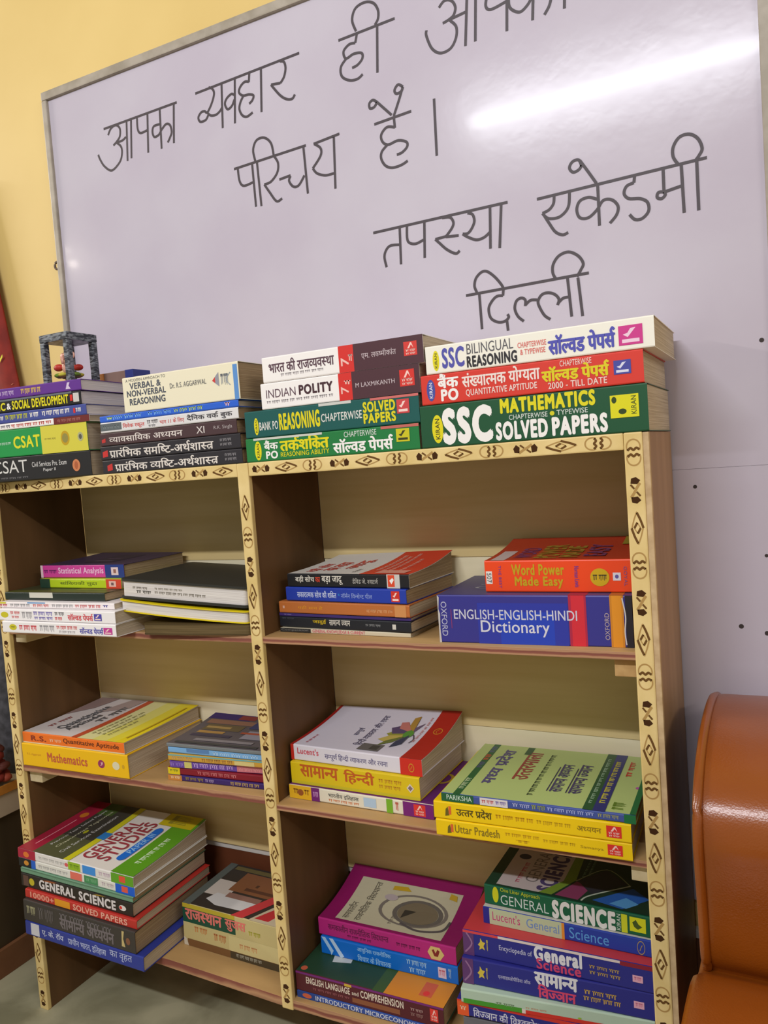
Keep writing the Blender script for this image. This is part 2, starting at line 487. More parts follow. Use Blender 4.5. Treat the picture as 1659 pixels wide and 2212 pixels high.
# ------------------------------------------------------------------ measured sizes
# each book: left and right bottom ends of its spine (x, y), their heights, thickness (metres)
GEO = {
    'csat': (-1.0766, -0.0261, -0.8279, 0.0000, 0.9264, 0.9264, 0.0390),
    'csatg': (-1.0785, -0.0261, -0.8299, 0.0000, 0.9658, 0.9658, 0.0437),
    'wm': (-1.0710, -0.0261, -0.8224, 0.0000, 1.0099, 1.0099, 0.0102),
    'blue': (-1.0758, -0.0261, -0.8272, 0.0000, 1.0205, 1.0205, 0.0165),
    'sd': (-1.0845, -0.0261, -0.8359, 0.0000, 1.0374, 1.0374, 0.0211),
    'purple': (-1.0823, -0.0261, -0.8337, 0.0000, 1.0589, 1.0589, 0.0172),
    'b7': (-0.8034, 0.0000, -0.5393, 0.0000, 0.9264, 0.9264, 0.0206),
    'b8': (-0.8053, -0.0000, -0.5402, 0.0000, 0.9474, 0.9474, 0.0209),
    'b9': (-0.8034, -0.0000, -0.5447, 0.0000, 0.9687, 0.9687, 0.0193),
    'b10': (-0.8009, 0.0000, -0.5402, 0.0000, 0.9884, 0.9884, 0.0159),
    'b11': (-0.8008, 0.0000, -0.5387, 0.0000, 1.0046, 1.0046, 0.0097),
    'verbal': (-0.7481, 0.0000, -0.5345, 0.0000, 1.0147, 1.0147, 0.0519),
    'b13': (-0.5317, 0.0000, -0.2697, 0.0000, 0.9264, 0.9264, 0.0323),
    'b14': (-0.5302, 0.0000, -0.2673, 0.0000, 0.9591, 0.9591, 0.0365),
    'b15': (-0.4997, 0.0000, -0.2637, 0.0000, 0.9959, 0.9959, 0.0349),
    'b16': (-0.4942, 0.0000, -0.2564, 0.0000, 1.0312, 1.0312, 0.0341),
    'b17': (-0.2667, 0.0000, 0.0014, 0.0000, 0.9264, 0.9264, 0.0517),
    'b18': (-0.2626, 0.0000, -0.0010, 0.0000, 0.9785, 0.9785, 0.0360),
    'b19': (-0.2542, 0.0000, 0.0118, 0.0000, 1.0149, 1.0149, 0.0339),
    'a3_white': (-0.5234, 0.0334, -0.3143, 0.0274, 0.6822, 0.6822, 0.0061),
    'a3_black': (-0.5270, 0.0395, -0.3121, 0.0255, 0.6888, 0.6888, 0.0150),
    'a3_purple': (-0.5272, 0.0397, -0.3119, 0.0260, 0.7043, 0.7043, 0.0047),
    'a3_orange': (-0.5250, 0.0377, -0.3114, 0.0232, 0.7095, 0.7095, 0.0164),
    'a3_blue': (-0.5139, 0.0415, -0.3165, 0.0265, 0.7264, 0.7264, 0.0196),
    'a3_top': (-0.5096, 0.0416, -0.3131, 0.0313, 0.7465, 0.7465, 0.0187),
    'a4_dict': (-0.2663, 0.0116, -0.0305, 0.0206, 0.6822, 0.6822, 0.0602),
    'a4_word': (-0.2086, 0.0333, -0.0307, 0.0371, 0.7429, 0.7429, 0.0391),
    'b4_yellow1': (-0.2783, -0.0130, -0.0400, -0.0051, 0.4412, 0.4416, 0.0210),
    'b4_yellow2': (-0.2803, -0.0121, -0.0400, -0.0059, 0.4627, 0.4631, 0.0222),
    'b4_green': (-0.2698, -0.0101, -0.0344, -0.0044, 0.4855, 0.4859, 0.0103),
    'c3_micro': (-0.5300, 0.0105, -0.3080, 0.0125, 0.1502, 0.1502, 0.0098),
    'c3_eng': (-0.5300, 0.0105, -0.2990, 0.0125, 0.1605, 0.1605, 0.0292),
    'c3_blue': (-0.5142, 0.0589, -0.2964, 0.0619, 0.1902, 0.1902, 0.0262),
    'c3_mag': (-0.5187, 0.0626, -0.2975, 0.0626, 0.2169, 0.2169, 0.0263),
    'a1_white': (-1.0305, -0.0306, -0.7698, -0.0374, 0.6798, 0.6820, 0.0191),
    'a1_white2': (-1.0435, -0.0267, -0.7704, -0.0362, 0.6993, 0.7016, 0.0188),
    'a1_thin': (-1.0471, -0.0193, -0.7828, -0.0240, 0.7185, 0.7208, 0.0098),
    'a1_dkgreen': (-1.0535, -0.0023, -0.8137, -0.0119, 0.7287, 0.7309, 0.0131),
    'a1_lime': (-1.0124, 0.0361, -0.8121, 0.0227, 0.7428, 0.7445, 0.0151),
    'a1_stat': (-1.0195, 0.0457, -0.8168, 0.0360, 0.7583, 0.7601, 0.0213),
    'a2_brown': (-0.7392, -0.0157, -0.5518, 0.0001, 0.6822, 0.6835, 0.0167),
    'a2_yellow': (-0.7820, -0.0180, -0.5520, -0.0030, 0.7186, 0.7006, 0.0174),
    'a2_black': (-0.7820, -0.0120, -0.5525, 0.0000, 0.7365, 0.7220, 0.0305),
    'b1_yellow': (-1.0535, -0.0002, -0.8087, -0.0015, 0.4414, 0.4452, 0.0388),
    'b1_orange': (-1.0535, 0.0033, -0.8151, -0.0003, 0.4806, 0.4844, 0.0183),
    'b2_navy': (-0.7438, 0.0151, -0.5660, 0.0217, 0.4463, 0.4490, 0.0087),
    'b2_maroon': (-0.7437, 0.0161, -0.5666, 0.0239, 0.4555, 0.4582, 0.0108),
    'b2_purple': (-0.7363, 0.0136, -0.5686, 0.0283, 0.4669, 0.4695, 0.0116),
    'b2_yel': (-0.7375, 0.0123, -0.5628, 0.0218, 0.4790, 0.4817, 0.0100),
    'b2_blue': (-0.7403, 0.0169, -0.5616, 0.0216, 0.4895, 0.4922, 0.0094),
    'b2_dark': (-0.7418, 0.0157, -0.5593, 0.0197, 0.4994, 0.5021, 0.0054),
    'b3_purple': (-0.5259, 0.0268, -0.2975, 0.0226, 0.4413, 0.4419, 0.0194),
    'b3_yellow': (-0.5242, 0.0324, -0.3179, 0.0285, 0.4612, 0.4618, 0.0313),
    'b3_lucent': (-0.5264, 0.0392, -0.3142, 0.0323, 0.4930, 0.4936, 0.0231),
    'c1_blue': (-1.0341, -0.0438, -0.7766, -0.0398, 0.1698, 0.1600, 0.0239),
    'c1_grey': (-1.0348, -0.0435, -0.7906, -0.0395, 0.1942, 0.1849, 0.0360),
    'c1_red': (-1.0340, -0.0378, -0.7896, -0.0338, 0.2306, 0.2213, 0.0145),
    'c1_gs': (-1.0464, -0.0334, -0.7997, -0.0294, 0.2461, 0.2367, 0.0224),
    'c1_teal': (-1.0469, -0.0320, -0.7988, -0.0280, 0.2690, 0.2596, 0.0086),
    'c1_gs2': (-1.0535, -0.0292, -0.7960, -0.0252, 0.2785, 0.2686, 0.0146),
    'c1_gs1': (-1.0535, -0.0291, -0.7974, -0.0251, 0.2934, 0.2837, 0.0159),
    'c2_old': (-0.7675, 0.0422, -0.5840, 0.0451, 0.1594, 0.1526, 0.0705),
    'c4_micro': (-0.2794, 0.0147, -0.0424, 0.0330, 0.1860, 0.1830, 0.0212),
    'c4_mint': (-0.2708, 0.0098, -0.0336, 0.0388, 0.2075, 0.2045, 0.0189),
    'c4_enc2': (-0.2713, 0.0210, -0.0328, 0.0387, 0.2270, 0.2240, 0.0344),
    'c4_enc1': (-0.2708, 0.0283, -0.0326, 0.0376, 0.2619, 0.2588, 0.0336),
    'c4_luc': (-0.2494, 0.0523, -0.0359, 0.0539, 0.2956, 0.2929, 0.0218),
    'c4_gs': (-0.2485, 0.0596, -0.0361, 0.0574, 0.3180, 0.3153, 0.0269),
    'c4_low': (-0.2734, 0.0187, -0.0464, 0.0370, 0.1504, 0.1504, 0.0316),
}
STROKES = [
    (1, [(-0.9225, 1.5354), (-0.755, 1.5375)]),
    (1, [(-0.9134, 1.5226), (-0.9055, 1.5321), (-0.8932, 1.5348), (-0.8849, 1.527), (-0.8866, 1.5141), (-0.8954, 1.5067), (-0.9032, 1.5025)]),
    (1, [(-0.8956, 1.5058), (-0.8861, 1.4968), (-0.885, 1.4851), (-0.892, 1.4715), (-0.9119, 1.4616), (-0.9281, 1.472), (-0.9371, 1.4858), (-0.9408, 1.4954)]),
    (1, [(-0.8943, 1.5055), (-0.881, 1.5061), (-0.8727, 1.5098)]),
    (1, [(-0.868, 1.537), (-0.8738, 1.4692)]),
    (1, [(-0.8575, 1.5372), (-0.8644, 1.4717)]),
    (1, [(-0.8437, 1.5383), (-0.8446, 1.517), (-0.8393, 1.5082), (-0.8239, 1.509)]),
    (1, [(-0.8199, 1.5378), (-0.8258, 1.4721)]),
    (1, [(-0.7925, 1.5372), (-0.7958, 1.4715)]),
    (1, [(-0.7947, 1.512), (-0.8085, 1.5117), (-0.8125, 1.5034), (-0.8093, 1.4943), (-0.7992, 1.4955), (-0.7922, 1.5021), (-0.7815, 1.5087), (-0.7734, 1.5048), (-0.7711, 1.4932), (-0.7757, 1.4851), (-0.7814, 1.4783)]),
    (1, [(-0.7616, 1.5365), (-0.7684, 1.4742)]),
    (2, [(-0.715, 1.5409), (-0.5109, 1.5469)]),
    (2, [(-0.687, 1.5434), (-0.6795, 1.5388), (-0.6772, 1.5302), (-0.6835, 1.517), (-0.6936, 1.5053), (-0.699, 1.5085), (-0.7063, 1.5085), (-0.7128, 1.502), (-0.7095, 1.4943), (-0.6981, 1.4945), (-0.6916, 1.5016)]),
    (2, [(-0.6937, 1.5047), (-0.6871, 1.4986), (-0.6768, 1.4972), (-0.6684, 1.5007), (-0.6639, 1.5051)]),
    (2, [(-0.6605, 1.5442), (-0.6655, 1.4733)]),
    (2, [(-0.6381, 1.5185), (-0.6433, 1.5211), (-0.6532, 1.5164), (-0.6572, 1.5088), (-0.6527, 1.4997), (-0.6437, 1.5029), (-0.6381, 1.5112)]),
    (2, [(-0.6339, 1.5436), (-0.6407, 1.4745)]),
    (2, [(-0.6051, 1.5441), (-0.6076, 1.5297)]),
    (2, [(-0.6075, 1.5306), (-0.6158, 1.5325), (-0.6248, 1.5271), (-0.6279, 1.5194), (-0.6209, 1.5127), (-0.6088, 1.5113), (-0.6008, 1.5074), (-0.6037, 1.5009), (-0.6102, 1.4972)]),
    (2, [(-0.6202, 1.5119), (-0.6264, 1.5044), (-0.6298, 1.4943), (-0.6255, 1.4835), (-0.6167, 1.4788), (-0.6048, 1.4824)]),
    (2, [(-0.5826, 1.5456), (-0.5881, 1.4787)]),
    (2, [(-0.5464, 1.5448), (-0.5394, 1.5416), (-0.5375, 1.5317), (-0.5415, 1.5199), (-0.5488, 1.5125)]),
    (2, [(-0.5488, 1.5125), (-0.5663, 1.5148)]),
    (2, [(-0.5663, 1.5148), (-0.5624, 1.509), (-0.5506, 1.494), (-0.5398, 1.4858), (-0.5298, 1.4837), (-0.5243, 1.4887)]),
    (3, [(-0.4416, 1.5449), (-0.3476, 1.548)]),
    (3, [(-0.4094, 1.5476), (-0.4138, 1.5333)]),
    (3, [(-0.4138, 1.5333), (-0.4243, 1.5341), (-0.4343, 1.5269), (-0.4312, 1.5159), (-0.4177, 1.5187), (-0.4047, 1.5161), (-0.4041, 1.5081), (-0.4125, 1.5015), (-0.422, 1.4997)]),
    (3, [(-0.4299, 1.5162), (-0.4407, 1.5061), (-0.44, 1.4923), (-0.4274, 1.4832), (-0.4142, 1.4818), (-0.4052, 1.486)]),
    (3, [(-0.4111, 1.5492), (-0.4162, 1.5664), (-0.4096, 1.5811), (-0.3936, 1.5849), (-0.3798, 1.5795), (-0.3731, 1.5675), (-0.3741, 1.5557), (-0.3798, 1.5487)]),
    (3, [(-0.3762, 1.5465), (-0.3811, 1.4815)]),
    (4, [(-0.279, 1.5414), (-0.2702, 1.5481), (-0.2599, 1.5448), (-0.2548, 1.5348), (-0.2578, 1.5253), (-0.2652, 1.5212), (-0.2748, 1.5189)]),
    (4, [(-0.2641, 1.5198), (-0.2555, 1.5088), (-0.2566, 1.4944), (-0.2657, 1.4823), (-0.2812, 1.4804), (-0.2936, 1.4904), (-0.3006, 1.5096), (-0.3, 1.517)]),
    (4, [(-0.2616, 1.5212), (-0.2394, 1.5237)]),
    (4, [(-0.2363, 1.5508), (-0.2437, 1.479)]),
    (4, [(-0.2238, 1.5509), (-0.2291, 1.481)]),
    (4, [(-0.2078, 1.5376), (-0.2111, 1.5222), (-0.2037, 1.5157), (-0.1824, 1.5193)]),
    (4, [(-0.1796, 1.5448), (-0.1838, 1.481)]),
    (4, [(-0.1788, 1.5242), (-0.1776, 1.5096), (-0.1651, 1.5001), (-0.154, 1.5053), (-0.147, 1.5141)]),
    (4, [(-0.1436, 1.535), (-0.1479, 1.4842)]),
    (4, [(-0.1212, 1.5059), (-0.125, 1.4952), (-0.1318, 1.4863)]),
    (4, [(-0.1025, 1.5254), (-0.1052, 1.486)]),
    (4, [(-0.2886, 1.5571), (-0.0872, 1.5428)]),
    (5, [(-0.65, 1.4044), (-0.5117, 1.4089)]),
    (5, [(-0.4979, 1.4077), (-0.4517, 1.4116)]),
    (5, [(-0.6425, 1.4038), (-0.641, 1.3836), (-0.6336, 1.3743), (-0.6155, 1.3758)]),
    (5, [(-0.614, 1.4039), (-0.6131, 1.3369)]),
    (5, [(-0.607, 1.4056), (-0.6099, 1.4248), (-0.6023, 1.4382), (-0.5873, 1.4389), (-0.5751, 1.4273), (-0.5718, 1.4071)]),
    (5, [(-0.6044, 1.4039), (-0.6026, 1.3358)]),
    (5, [(-0.5718, 1.4071), (-0.565, 1.3948), (-0.5678, 1.3804), (-0.5809, 1.3693), (-0.5939, 1.3678)]),
    (5, [(-0.5939, 1.3678), (-0.5851, 1.3539), (-0.5733, 1.3373), (-0.5625, 1.3394)]),
    (5, [(-0.5649, 1.369), (-0.5437, 1.3707)]),
    (5, [(-0.5438, 1.3697), (-0.5471, 1.3629), (-0.5402, 1.3528), (-0.5299, 1.3527), (-0.5184, 1.3651)]),
    (5, [(-0.5164, 1.4079), (-0.5147, 1.3367)]),
    (5, [(-0.4967, 1.4074), (-0.4862, 1.3986), (-0.4872, 1.3874), (-0.5025, 1.372)]),
    (6, [(-0.5025, 1.372), (-0.4957, 1.3631), (-0.4813, 1.3568), (-0.4664, 1.3565)]),
    (6, [(-0.4617, 1.4093), (-0.4655, 1.3335)]),
    (6, [(-0.3923, 1.4104), (-0.3318, 1.4139)]),
    (6, [(-0.3852, 1.4406), (-0.3917, 1.4453), (-0.3978, 1.4419), (-0.3973, 1.4348), (-0.3903, 1.4349), (-0.3852, 1.4406)]),
    (6, [(-0.3852, 1.4406), (-0.3631, 1.4164)]),
    (6, [(-0.3422, 1.4509), (-0.3497, 1.4559), (-0.3558, 1.4496), (-0.3529, 1.4439), (-0.3449, 1.4457), (-0.3422, 1.4509)]),
    (6, [(-0.3428, 1.45), (-0.349, 1.436), (-0.3598, 1.4142)]),
    (10, [(-0.3599, 1.4132), (-0.3594, 1.3972)]),
    (10, [(-0.3593, 1.3982), (-0.3723, 1.4014), (-0.3822, 1.3929), (-0.3807, 1.3825), (-0.372, 1.3764), (-0.3559, 1.3785), (-0.3428, 1.3733), (-0.3422, 1.3663), (-0.3506, 1.3603), (-0.3593, 1.359)]),
    (10, [(-0.3731, 1.3767), (-0.383, 1.369), (-0.3849, 1.3594), (-0.3789, 1.348), (-0.3679, 1.3424), (-0.3531, 1.343), (-0.3427, 1.3466)]),
    (10, [(-0.2955, 1.4219), (-0.2971, 1.3429)]),
    (7, [(-0.4069, 1.2558), (-0.1976, 1.2572)]),
    (7, [(-0.363, 1.2558), (-0.3649, 1.2023)]),
    (7, [(-0.3658, 1.2309), (-0.3802, 1.2321), (-0.388, 1.2264), (-0.3912, 1.217), (-0.3888, 1.2022)]),
    (7, [(-0.351, 1.257), (-0.3522, 1.2382), (-0.3491, 1.2306), (-0.3391, 1.2273), (-0.3264, 1.2305)]),
    (7, [(-0.3232, 1.2557), (-0.3265, 1.2047)]),
    (7, [(-0.2953, 1.2556), (-0.2834, 1.2539), (-0.2787, 1.2461), (-0.2815, 1.2385), (-0.2913, 1.2287)]),
    (7, [(-0.2913, 1.2287), (-0.3081, 1.2278)]),
    (7, [(-0.3081, 1.2278), (-0.3024, 1.2218), (-0.2911, 1.2101), (-0.2782, 1.2022), (-0.272, 1.2052)]),
    (7, [(-0.2913, 1.228), (-0.272, 1.2264)]),
    (7, [(-0.2566, 1.2546), (-0.2495, 1.2512), (-0.2473, 1.2413), (-0.2524, 1.2315), (-0.2586, 1.2266), (-0.2659, 1.2273)]),
    (7, [(-0.2659, 1.2273), (-0.2589, 1.2219), (-0.2462, 1.2154), (-0.2345, 1.2166), (-0.2255, 1.2222)]),
    (7, [(-0.2232, 1.2552), (-0.2263, 1.1996)]),
    (7, [(-0.2069, 1.2558), (-0.2129, 1.1978)]),
    (8, [(-0.1566, 1.2525), (0.058, 1.2577)]),
    (8, [(-0.133, 1.2524), (-0.1345, 1.2422), (-0.1408, 1.2354), (-0.1502, 1.2325)]),
    (8, [(-0.1502, 1.2325), (-0.1431, 1.2245), (-0.1298, 1.2227), (-0.1196, 1.2279), (-0.1141, 1.2364), (-0.1123, 1.2528)]),
    (8, [(-0.1494, 1.232), (-0.1419, 1.2178), (-0.1342, 1.2049), (-0.1246, 1.199), (-0.1171, 1.2008)]),
    (8, [(-0.0944, 1.2822), (-0.0979, 1.2909), (-0.1061, 1.2905), (-0.1105, 1.2835), (-0.106, 1.2769), (-0.0986, 1.2784), (-0.0943, 1.283)]),
    (8, [(-0.0964, 1.2898), (-0.0876, 1.2751), (-0.0767, 1.2562)]),
    (8, [(-0.0752, 1.2543), (-0.0757, 1.2015)]),
    (8, [(-0.077, 1.2358), (-0.0879, 1.2405), (-0.0994, 1.2381), (-0.104, 1.2279), (-0.1006, 1.2168), (-0.0894, 1.2146), (-0.0777, 1.2225), (-0.0693, 1.2326), (-0.0583, 1.2311), (-0.051, 1.2217), (-0.0532, 1.2112), (-0.0623, 1.202)]),
    (8, [(-0.0285, 1.2541), (-0.0297, 1.2467)]),
    (8, [(-0.0297, 1.2467), (-0.039, 1.2441), (-0.0425, 1.2355), (-0.0368, 1.2281), (-0.0232, 1.2252), (-0.0144, 1.2188), (-0.0135, 1.2078), (-0.0214, 1.2002), (-0.0306, 1.2004), (-0.0371, 1.208)]),
    (8, [(0.0064, 1.2546), (0.0061, 1.2266)]),
    (8, [(0.0061, 1.2274), (-0.0005, 1.2281), (-0.0023, 1.2223), (0.0028, 1.2197), (0.0074, 1.2233), (0.0061, 1.2274)]),
    (8, [(0.0069, 1.2272), (0.0275, 1.2303)]),
    (8, [(0.028, 1.2565), (0.0288, 1.1969)]),
    (8, [(0.0244, 1.2573), (0.0191, 1.2676), (0.0197, 1.2795), (0.0274, 1.2896), (0.0389, 1.2905), (0.0486, 1.2829), (0.053, 1.27), (0.049, 1.2621), (0.0446, 1.2572)]),
    (8, [(0.0462, 1.2568), (0.0458, 1.1964)]),
    (9, [(-0.267, 1.1411), (-0.0929, 1.1434)]),
    (9, [(-0.2504, 1.1431), (-0.2533, 1.1522), (-0.2505, 1.1624), (-0.2422, 1.1695), (-0.2337, 1.1694), (-0.2231, 1.1604), (-0.2142, 1.1485), (-0.2112, 1.1421)]),
    (9, [(-0.247, 1.1406), (-0.2462, 1.0907)]),
    (9, [(-0.2112, 1.1421), (-0.2125, 1.1325)]),
    (9, [(-0.2125, 1.1325), (-0.2222, 1.1327), (-0.2311, 1.1249), (-0.2346, 1.1162), (-0.2319, 1.1039), (-0.2218, 1.0972), (-0.2121, 1.0971), (-0.2063, 1.1015), (-0.2076, 1.1062)]),
    (9, [(-0.2092, 1.0993), (-0.2082, 1.0834)]),
    (9, [(-0.185, 1.0932), (-0.1927, 1.1008), (-0.1967, 1.1118), (-0.194, 1.1218), (-0.187, 1.1252), (-0.1812, 1.1217), (-0.1817, 1.1134)]),
    (9, [(-0.1816, 1.1147), (-0.1739, 1.12), (-0.1646, 1.1192)]),
    (9, [(-0.1479, 1.0904), (-0.1554, 1.0966), (-0.1613, 1.1077), (-0.1634, 1.117), (-0.1576, 1.1251), (-0.1483, 1.1262), (-0.1394, 1.1222), (-0.1347, 1.1151), (-0.137, 1.1079)]),
    (9, [(-0.1367, 1.1097), (-0.1295, 1.1156), (-0.1223, 1.1164)]),
    (9, [(-0.1215, 1.1414), (-0.1188, 1.0899)]),
    (9, [(-0.1375, 1.1434), (-0.1409, 1.1516), (-0.1396, 1.1628), (-0.1312, 1.1726), (-0.1182, 1.1753), (-0.1059, 1.1681), (-0.0996, 1.157), (-0.1033, 1.1489), (-0.1088, 1.1411)]),
    (9, [(-0.1076, 1.1397), (-0.1042, 1.0884)]),
]

# ------------------------------------------------------------------ room
WALL = noisy('yellow_wall_paint', (218, 188, 116), (226, 197, 126), scale=(3, 3, 3), detail=6, rough=0.55, bump=0.05)
FLOOR = noisy('stone_floor', (140, 136, 108), (186, 180, 148), scale=(7, 7, 7), detail=6, rough=0.5, bump=0.05, dist=0.6)
SKIRT = noisy('brown_tile', (98, 54, 34), (124, 70, 44), scale=(5, 5, 5), detail=5, rough=0.35)
WHITE_GROUT = M((214, 208, 200), 0.7)

m = MB(); m.box(-3.2, 1.6, 0.2005, 0.32, 0.0, 2.8); w = m.build('wall_back', WALL); tag(w, 'yellow painted wall behind the whiteboard', 'wall', kind='structure')
m = MB(); m.box(-3.2, 1.6, -2.6, 0.2003, -0.08, 0.0); w = m.build('floor', FLOOR); tag(w, 'grey green stone floor under the bookshelf', 'floor', kind='structure')
m = MB(); m.box(-3.2, 1.6, 0.19, 0.2, 0.0, 0.247); w = m.build('baseboard_back', SKIRT); tag(w, 'brown tile skirting low on the back wall', 'skirting', kind='structure')
m = MB(); m.box(-3.2, 1.6, 0.1885, 0.2, 0.247, 0.258, b=0.001); w = m.build('trim_1', WHITE_GROUT); tag(w, 'thin white line along the top of the brown skirting', 'trim', kind='structure')

# ------------------------------------------------------------------ whiteboard with its writing
def board_mat():
    m = bpy.data.materials.new('glossy_whiteboard'); m.use_nodes = True
    nt = m.node_tree; b = nt.nodes['Principled BSDF']
    tc = nt.nodes.new('ShaderNodeTexCoord'); n = nt.nodes.new('ShaderNodeTexNoise'); n.inputs['Scale'].default_value = 5; n.inputs['Detail'].default_value = 5
    r = nt.nodes.new('ShaderNodeValToRGB')
    r.color_ramp.elements[0].position = 0.35; r.color_ramp.elements[1].position = 0.7
    r.color_ramp.elements[0].color = (lin(190), lin(181), lin(194), 1); r.color_ramp.elements[1].color = (lin(197), lin(190), lin(201), 1)
    nt.links.new(tc.outputs['Object'], n.inputs[0]); nt.links.new(n.outputs[0], r.inputs[0]); nt.links.new(r.outputs[0], b.inputs['Base Color'])
    b.inputs['Roughness'].default_value = 0.175; b.inputs['Specular IOR Level'].default_value = 0.15
    b.inputs['Coat Weight'].default_value = 0.035; b.inputs['Coat Roughness'].default_value = 0.06
    # faint unevenness of the sheet, stretching the lamp's reflection
    n2 = nt.nodes.new('ShaderNodeTexNoise'); n2.inputs['Scale'].default_value = 30; n2.inputs['Detail'].default_value = 3
    bp = nt.nodes.new('ShaderNodeBump'); bp.inputs['Strength'].default_value = 0.10; bp.inputs['Distance'].default_value = 0.002
    nt.links.new(tc.outputs['Object'], n2.inputs[0]); nt.links.new(n2.outputs[0], bp.inputs['Height']); nt.links.new(bp.outputs[0], b.inputs['Normal'])
    return m
BOARD = board_mat()
ALU = noisy('dull_aluminium', (150, 140, 124), (172, 162, 148), scale=(30, 30, 30), detail=3, rough=0.45)
BX0, BX1, BZ0, BZ1 = -1.063, 0.137, 0.876, 1.633
wb = empty('whiteboard', ((BX0 + BX1) / 2, 0.2, BZ0)); tag(wb, 'large glossy whiteboard with handwritten black writing above the bookshelf', 'whiteboard')
def wpos(o): o.location = -Vector(wb.location); return o
m = MB(); m.box(BX0 + 0.004, BX1 - 0.004, 0.190, 0.2, BZ0, BZ1 - 0.004); o = m.build('writing_panel', BOARD, wb); wpos(o)
m = MB()
m.box(BX0, BX1, 0.184, 0.2, BZ1 - 0.015, BZ1, b=0.002); m.box(BX0, BX0 + 0.012, 0.184, 0.2, BZ0 + 0.055, BZ1 - 0.0152, b=0.002); m.box(BX1 - 0.016, BX1, 0.184, 0.2, BZ0, BZ1 - 0.0152, b=0.002)
o = m.build('frame', ALU, wb); wpos(o); o['label'] = 'dull aluminium edge frame'
m = MB(); m.tube([(BX0 - 0.006 + 0.006 * math.cos(a), 0.19, 1.3232 + 0.0065 * math.sin(a)) for a in [2 * math.pi * i / 16 for i in range(16)]], 0.0022, 8, closed=True)
o = m.build('hanging_ring', M((96, 78, 62), 0.5), wb, True); wpos(o); o['label'] = 'small metal hanging ring on the left edge'
INK = M((74, 66, 70), 0.5, 0.3)
WORDS = {1: 'leftmost word of the top line', 2: 'second word of the top line', 3: 'third word of the top line', 4: 'last word of the top line, cut by the frame', 5: 'first word of the second line', 6: 'second word of the second line', 7: 'first word of the third line', 8: 'second word of the third line', 9: 'lowest word', 10: 'upright closing stroke of the second line'}
for ln in WORDS:
    m = MB(); k = 0
    for l, pts in STROKES:
        if l != ln: continue
        vs, fs = ribbon(crom(pts, 6), 0.0039)
        m.add([(x, 0.1897 - 0.00001 * k, z) for x, z in vs], fs); k += 1
    o = m.build('handwritten_word', INK, wb); wpos(o)
    o['label'] = 'black marker writing, ' + WORDS[ln]

# the plain white sheet that continues below the board, with its nail holes
m = MB(); m.box(BX0, BX1, 0.190, 0.2, 0.300, 0.8757)
slots = [BOARD, M((60, 52, 50), 0.8)]
for x, z, r in ((0.0258, 0.853, 0.0024), (0.0726, 0.673, 0.0030), (0.105, 0.763, 0.0022), (0.102, 0.665, 0.0030)):
    n = 12; m.add([(x + r * math.cos(2 * math.pi * i / n), 0.1898, z + r * math.sin(2 * math.pi * i / n)) for i in range(n)], [tuple(range(n))], 1)
ws = m.build('white_panel', slots); tag(ws, 'plain white sheet with small nail holes behind the bookshelf and sofa', 'panel')
m = MB(); n = 12; r = 0.0028; m.add([(0.1099 + r * math.cos(2 * math.pi * i / n), 0.1897, 1.028 + r * math.sin(2 * math.pi * i / n)) for i in range(n)], [tuple(range(n))])
o = m.build('nail_hole', slots[1], wb); wpos(o)

# ------------------------------------------------------------------ bookshelf
PLY = ply_mat()
VENEER = noisy('brown_veneer', (88, 62, 34), (110, 78, 46), scale=(14, 14, 1.6), detail=5, rough=0.55, bump=0.05)
SIDE = noisy('outer_veneer', (156, 120, 84), (178, 140, 102), scale=(14, 14, 1.6), detail=5, rough=0.5, bump=0.05)
SHELFTOP = noisy('shelf_veneer', (174, 138, 88), (198, 160, 106), scale=(2.5, 16, 16), detail=5, rough=0.6, bump=0.05)
CREAM = noisy('cream_back_board', (216, 190, 130), (228, 204, 148), scale=(2.2, 9, 40), detail=5, rough=0.65, bump=0.03)
TRIM = noisy('pale_moulding_wood', (218, 190, 122), (234, 208, 146), scale=(22, 22, 22), detail=4, rough=0.5, bump=0.06)
CARVE_STAIN_SHADE = M((108, 76, 40), 0.85, 0.1); CARVE_STAIN_SHADE2 = M((178, 142, 84), 0.7, 0.2); HOLE_SHADE = M((70, 44, 24), 0.9, 0.1)  # flat browns for the carving: groove stain and shade, dark of the holes
RAWEDGE = noisy('sawn_edge', (186, 156, 116), (212, 184, 142), scale=(60, 60, 60), detail=3, rough=0.8, bump=0.2)

bs = empty('bookshelf', (-0.53, 0.09, 0.0)); tag(bs, 'low wooden bookshelf with carved pale front edging, full of books', 'bookshelf')
def part(m, name, mats, smooth=False):
    o = m.build(name, mats, bs, smooth); o.location = -Vector(bs.location); return o
YF, YB = 0.008, 0.183
def panel(x0, x1, z0, z1, outer=None):
    m = MB(); m.box(x0, x1, YF, YB, z0, z1, b=0.0006)
    mats = [VENEER, outer or VENEER, RAWEDGE]; me = []
    o = part(m, 'side_panel', mats)
    for p in o.data.polygons:
        if p.normal.y < -0.7: p.material_index = 2
        elif outer and p.normal.x > 0.7: p.material_index = 1
    return o
panel(-0.018, 0.0, 0.0, 0.926, SIDE)
o = panel(-0.5505, -0.5332, 0.137, 0.910); o.name = 'divider_panel'
panel(-1.0755, -1.0574, 0.0, 0.910)
m = MB(); m.box(-0.0061, 0.0003, 0.0006, YF - 0.0001, 0.0, 0.9255, b=0.0006); o = part(m, 'edge_strip', [RAWEDGE]); o['label'] = 'rough sawn edge strip'
m = MB(); m.box(-1.0765, -0.0181, YF, YB, 0.910, 0.926, b=0.0008); part(m, 'top_board', [VENEER])
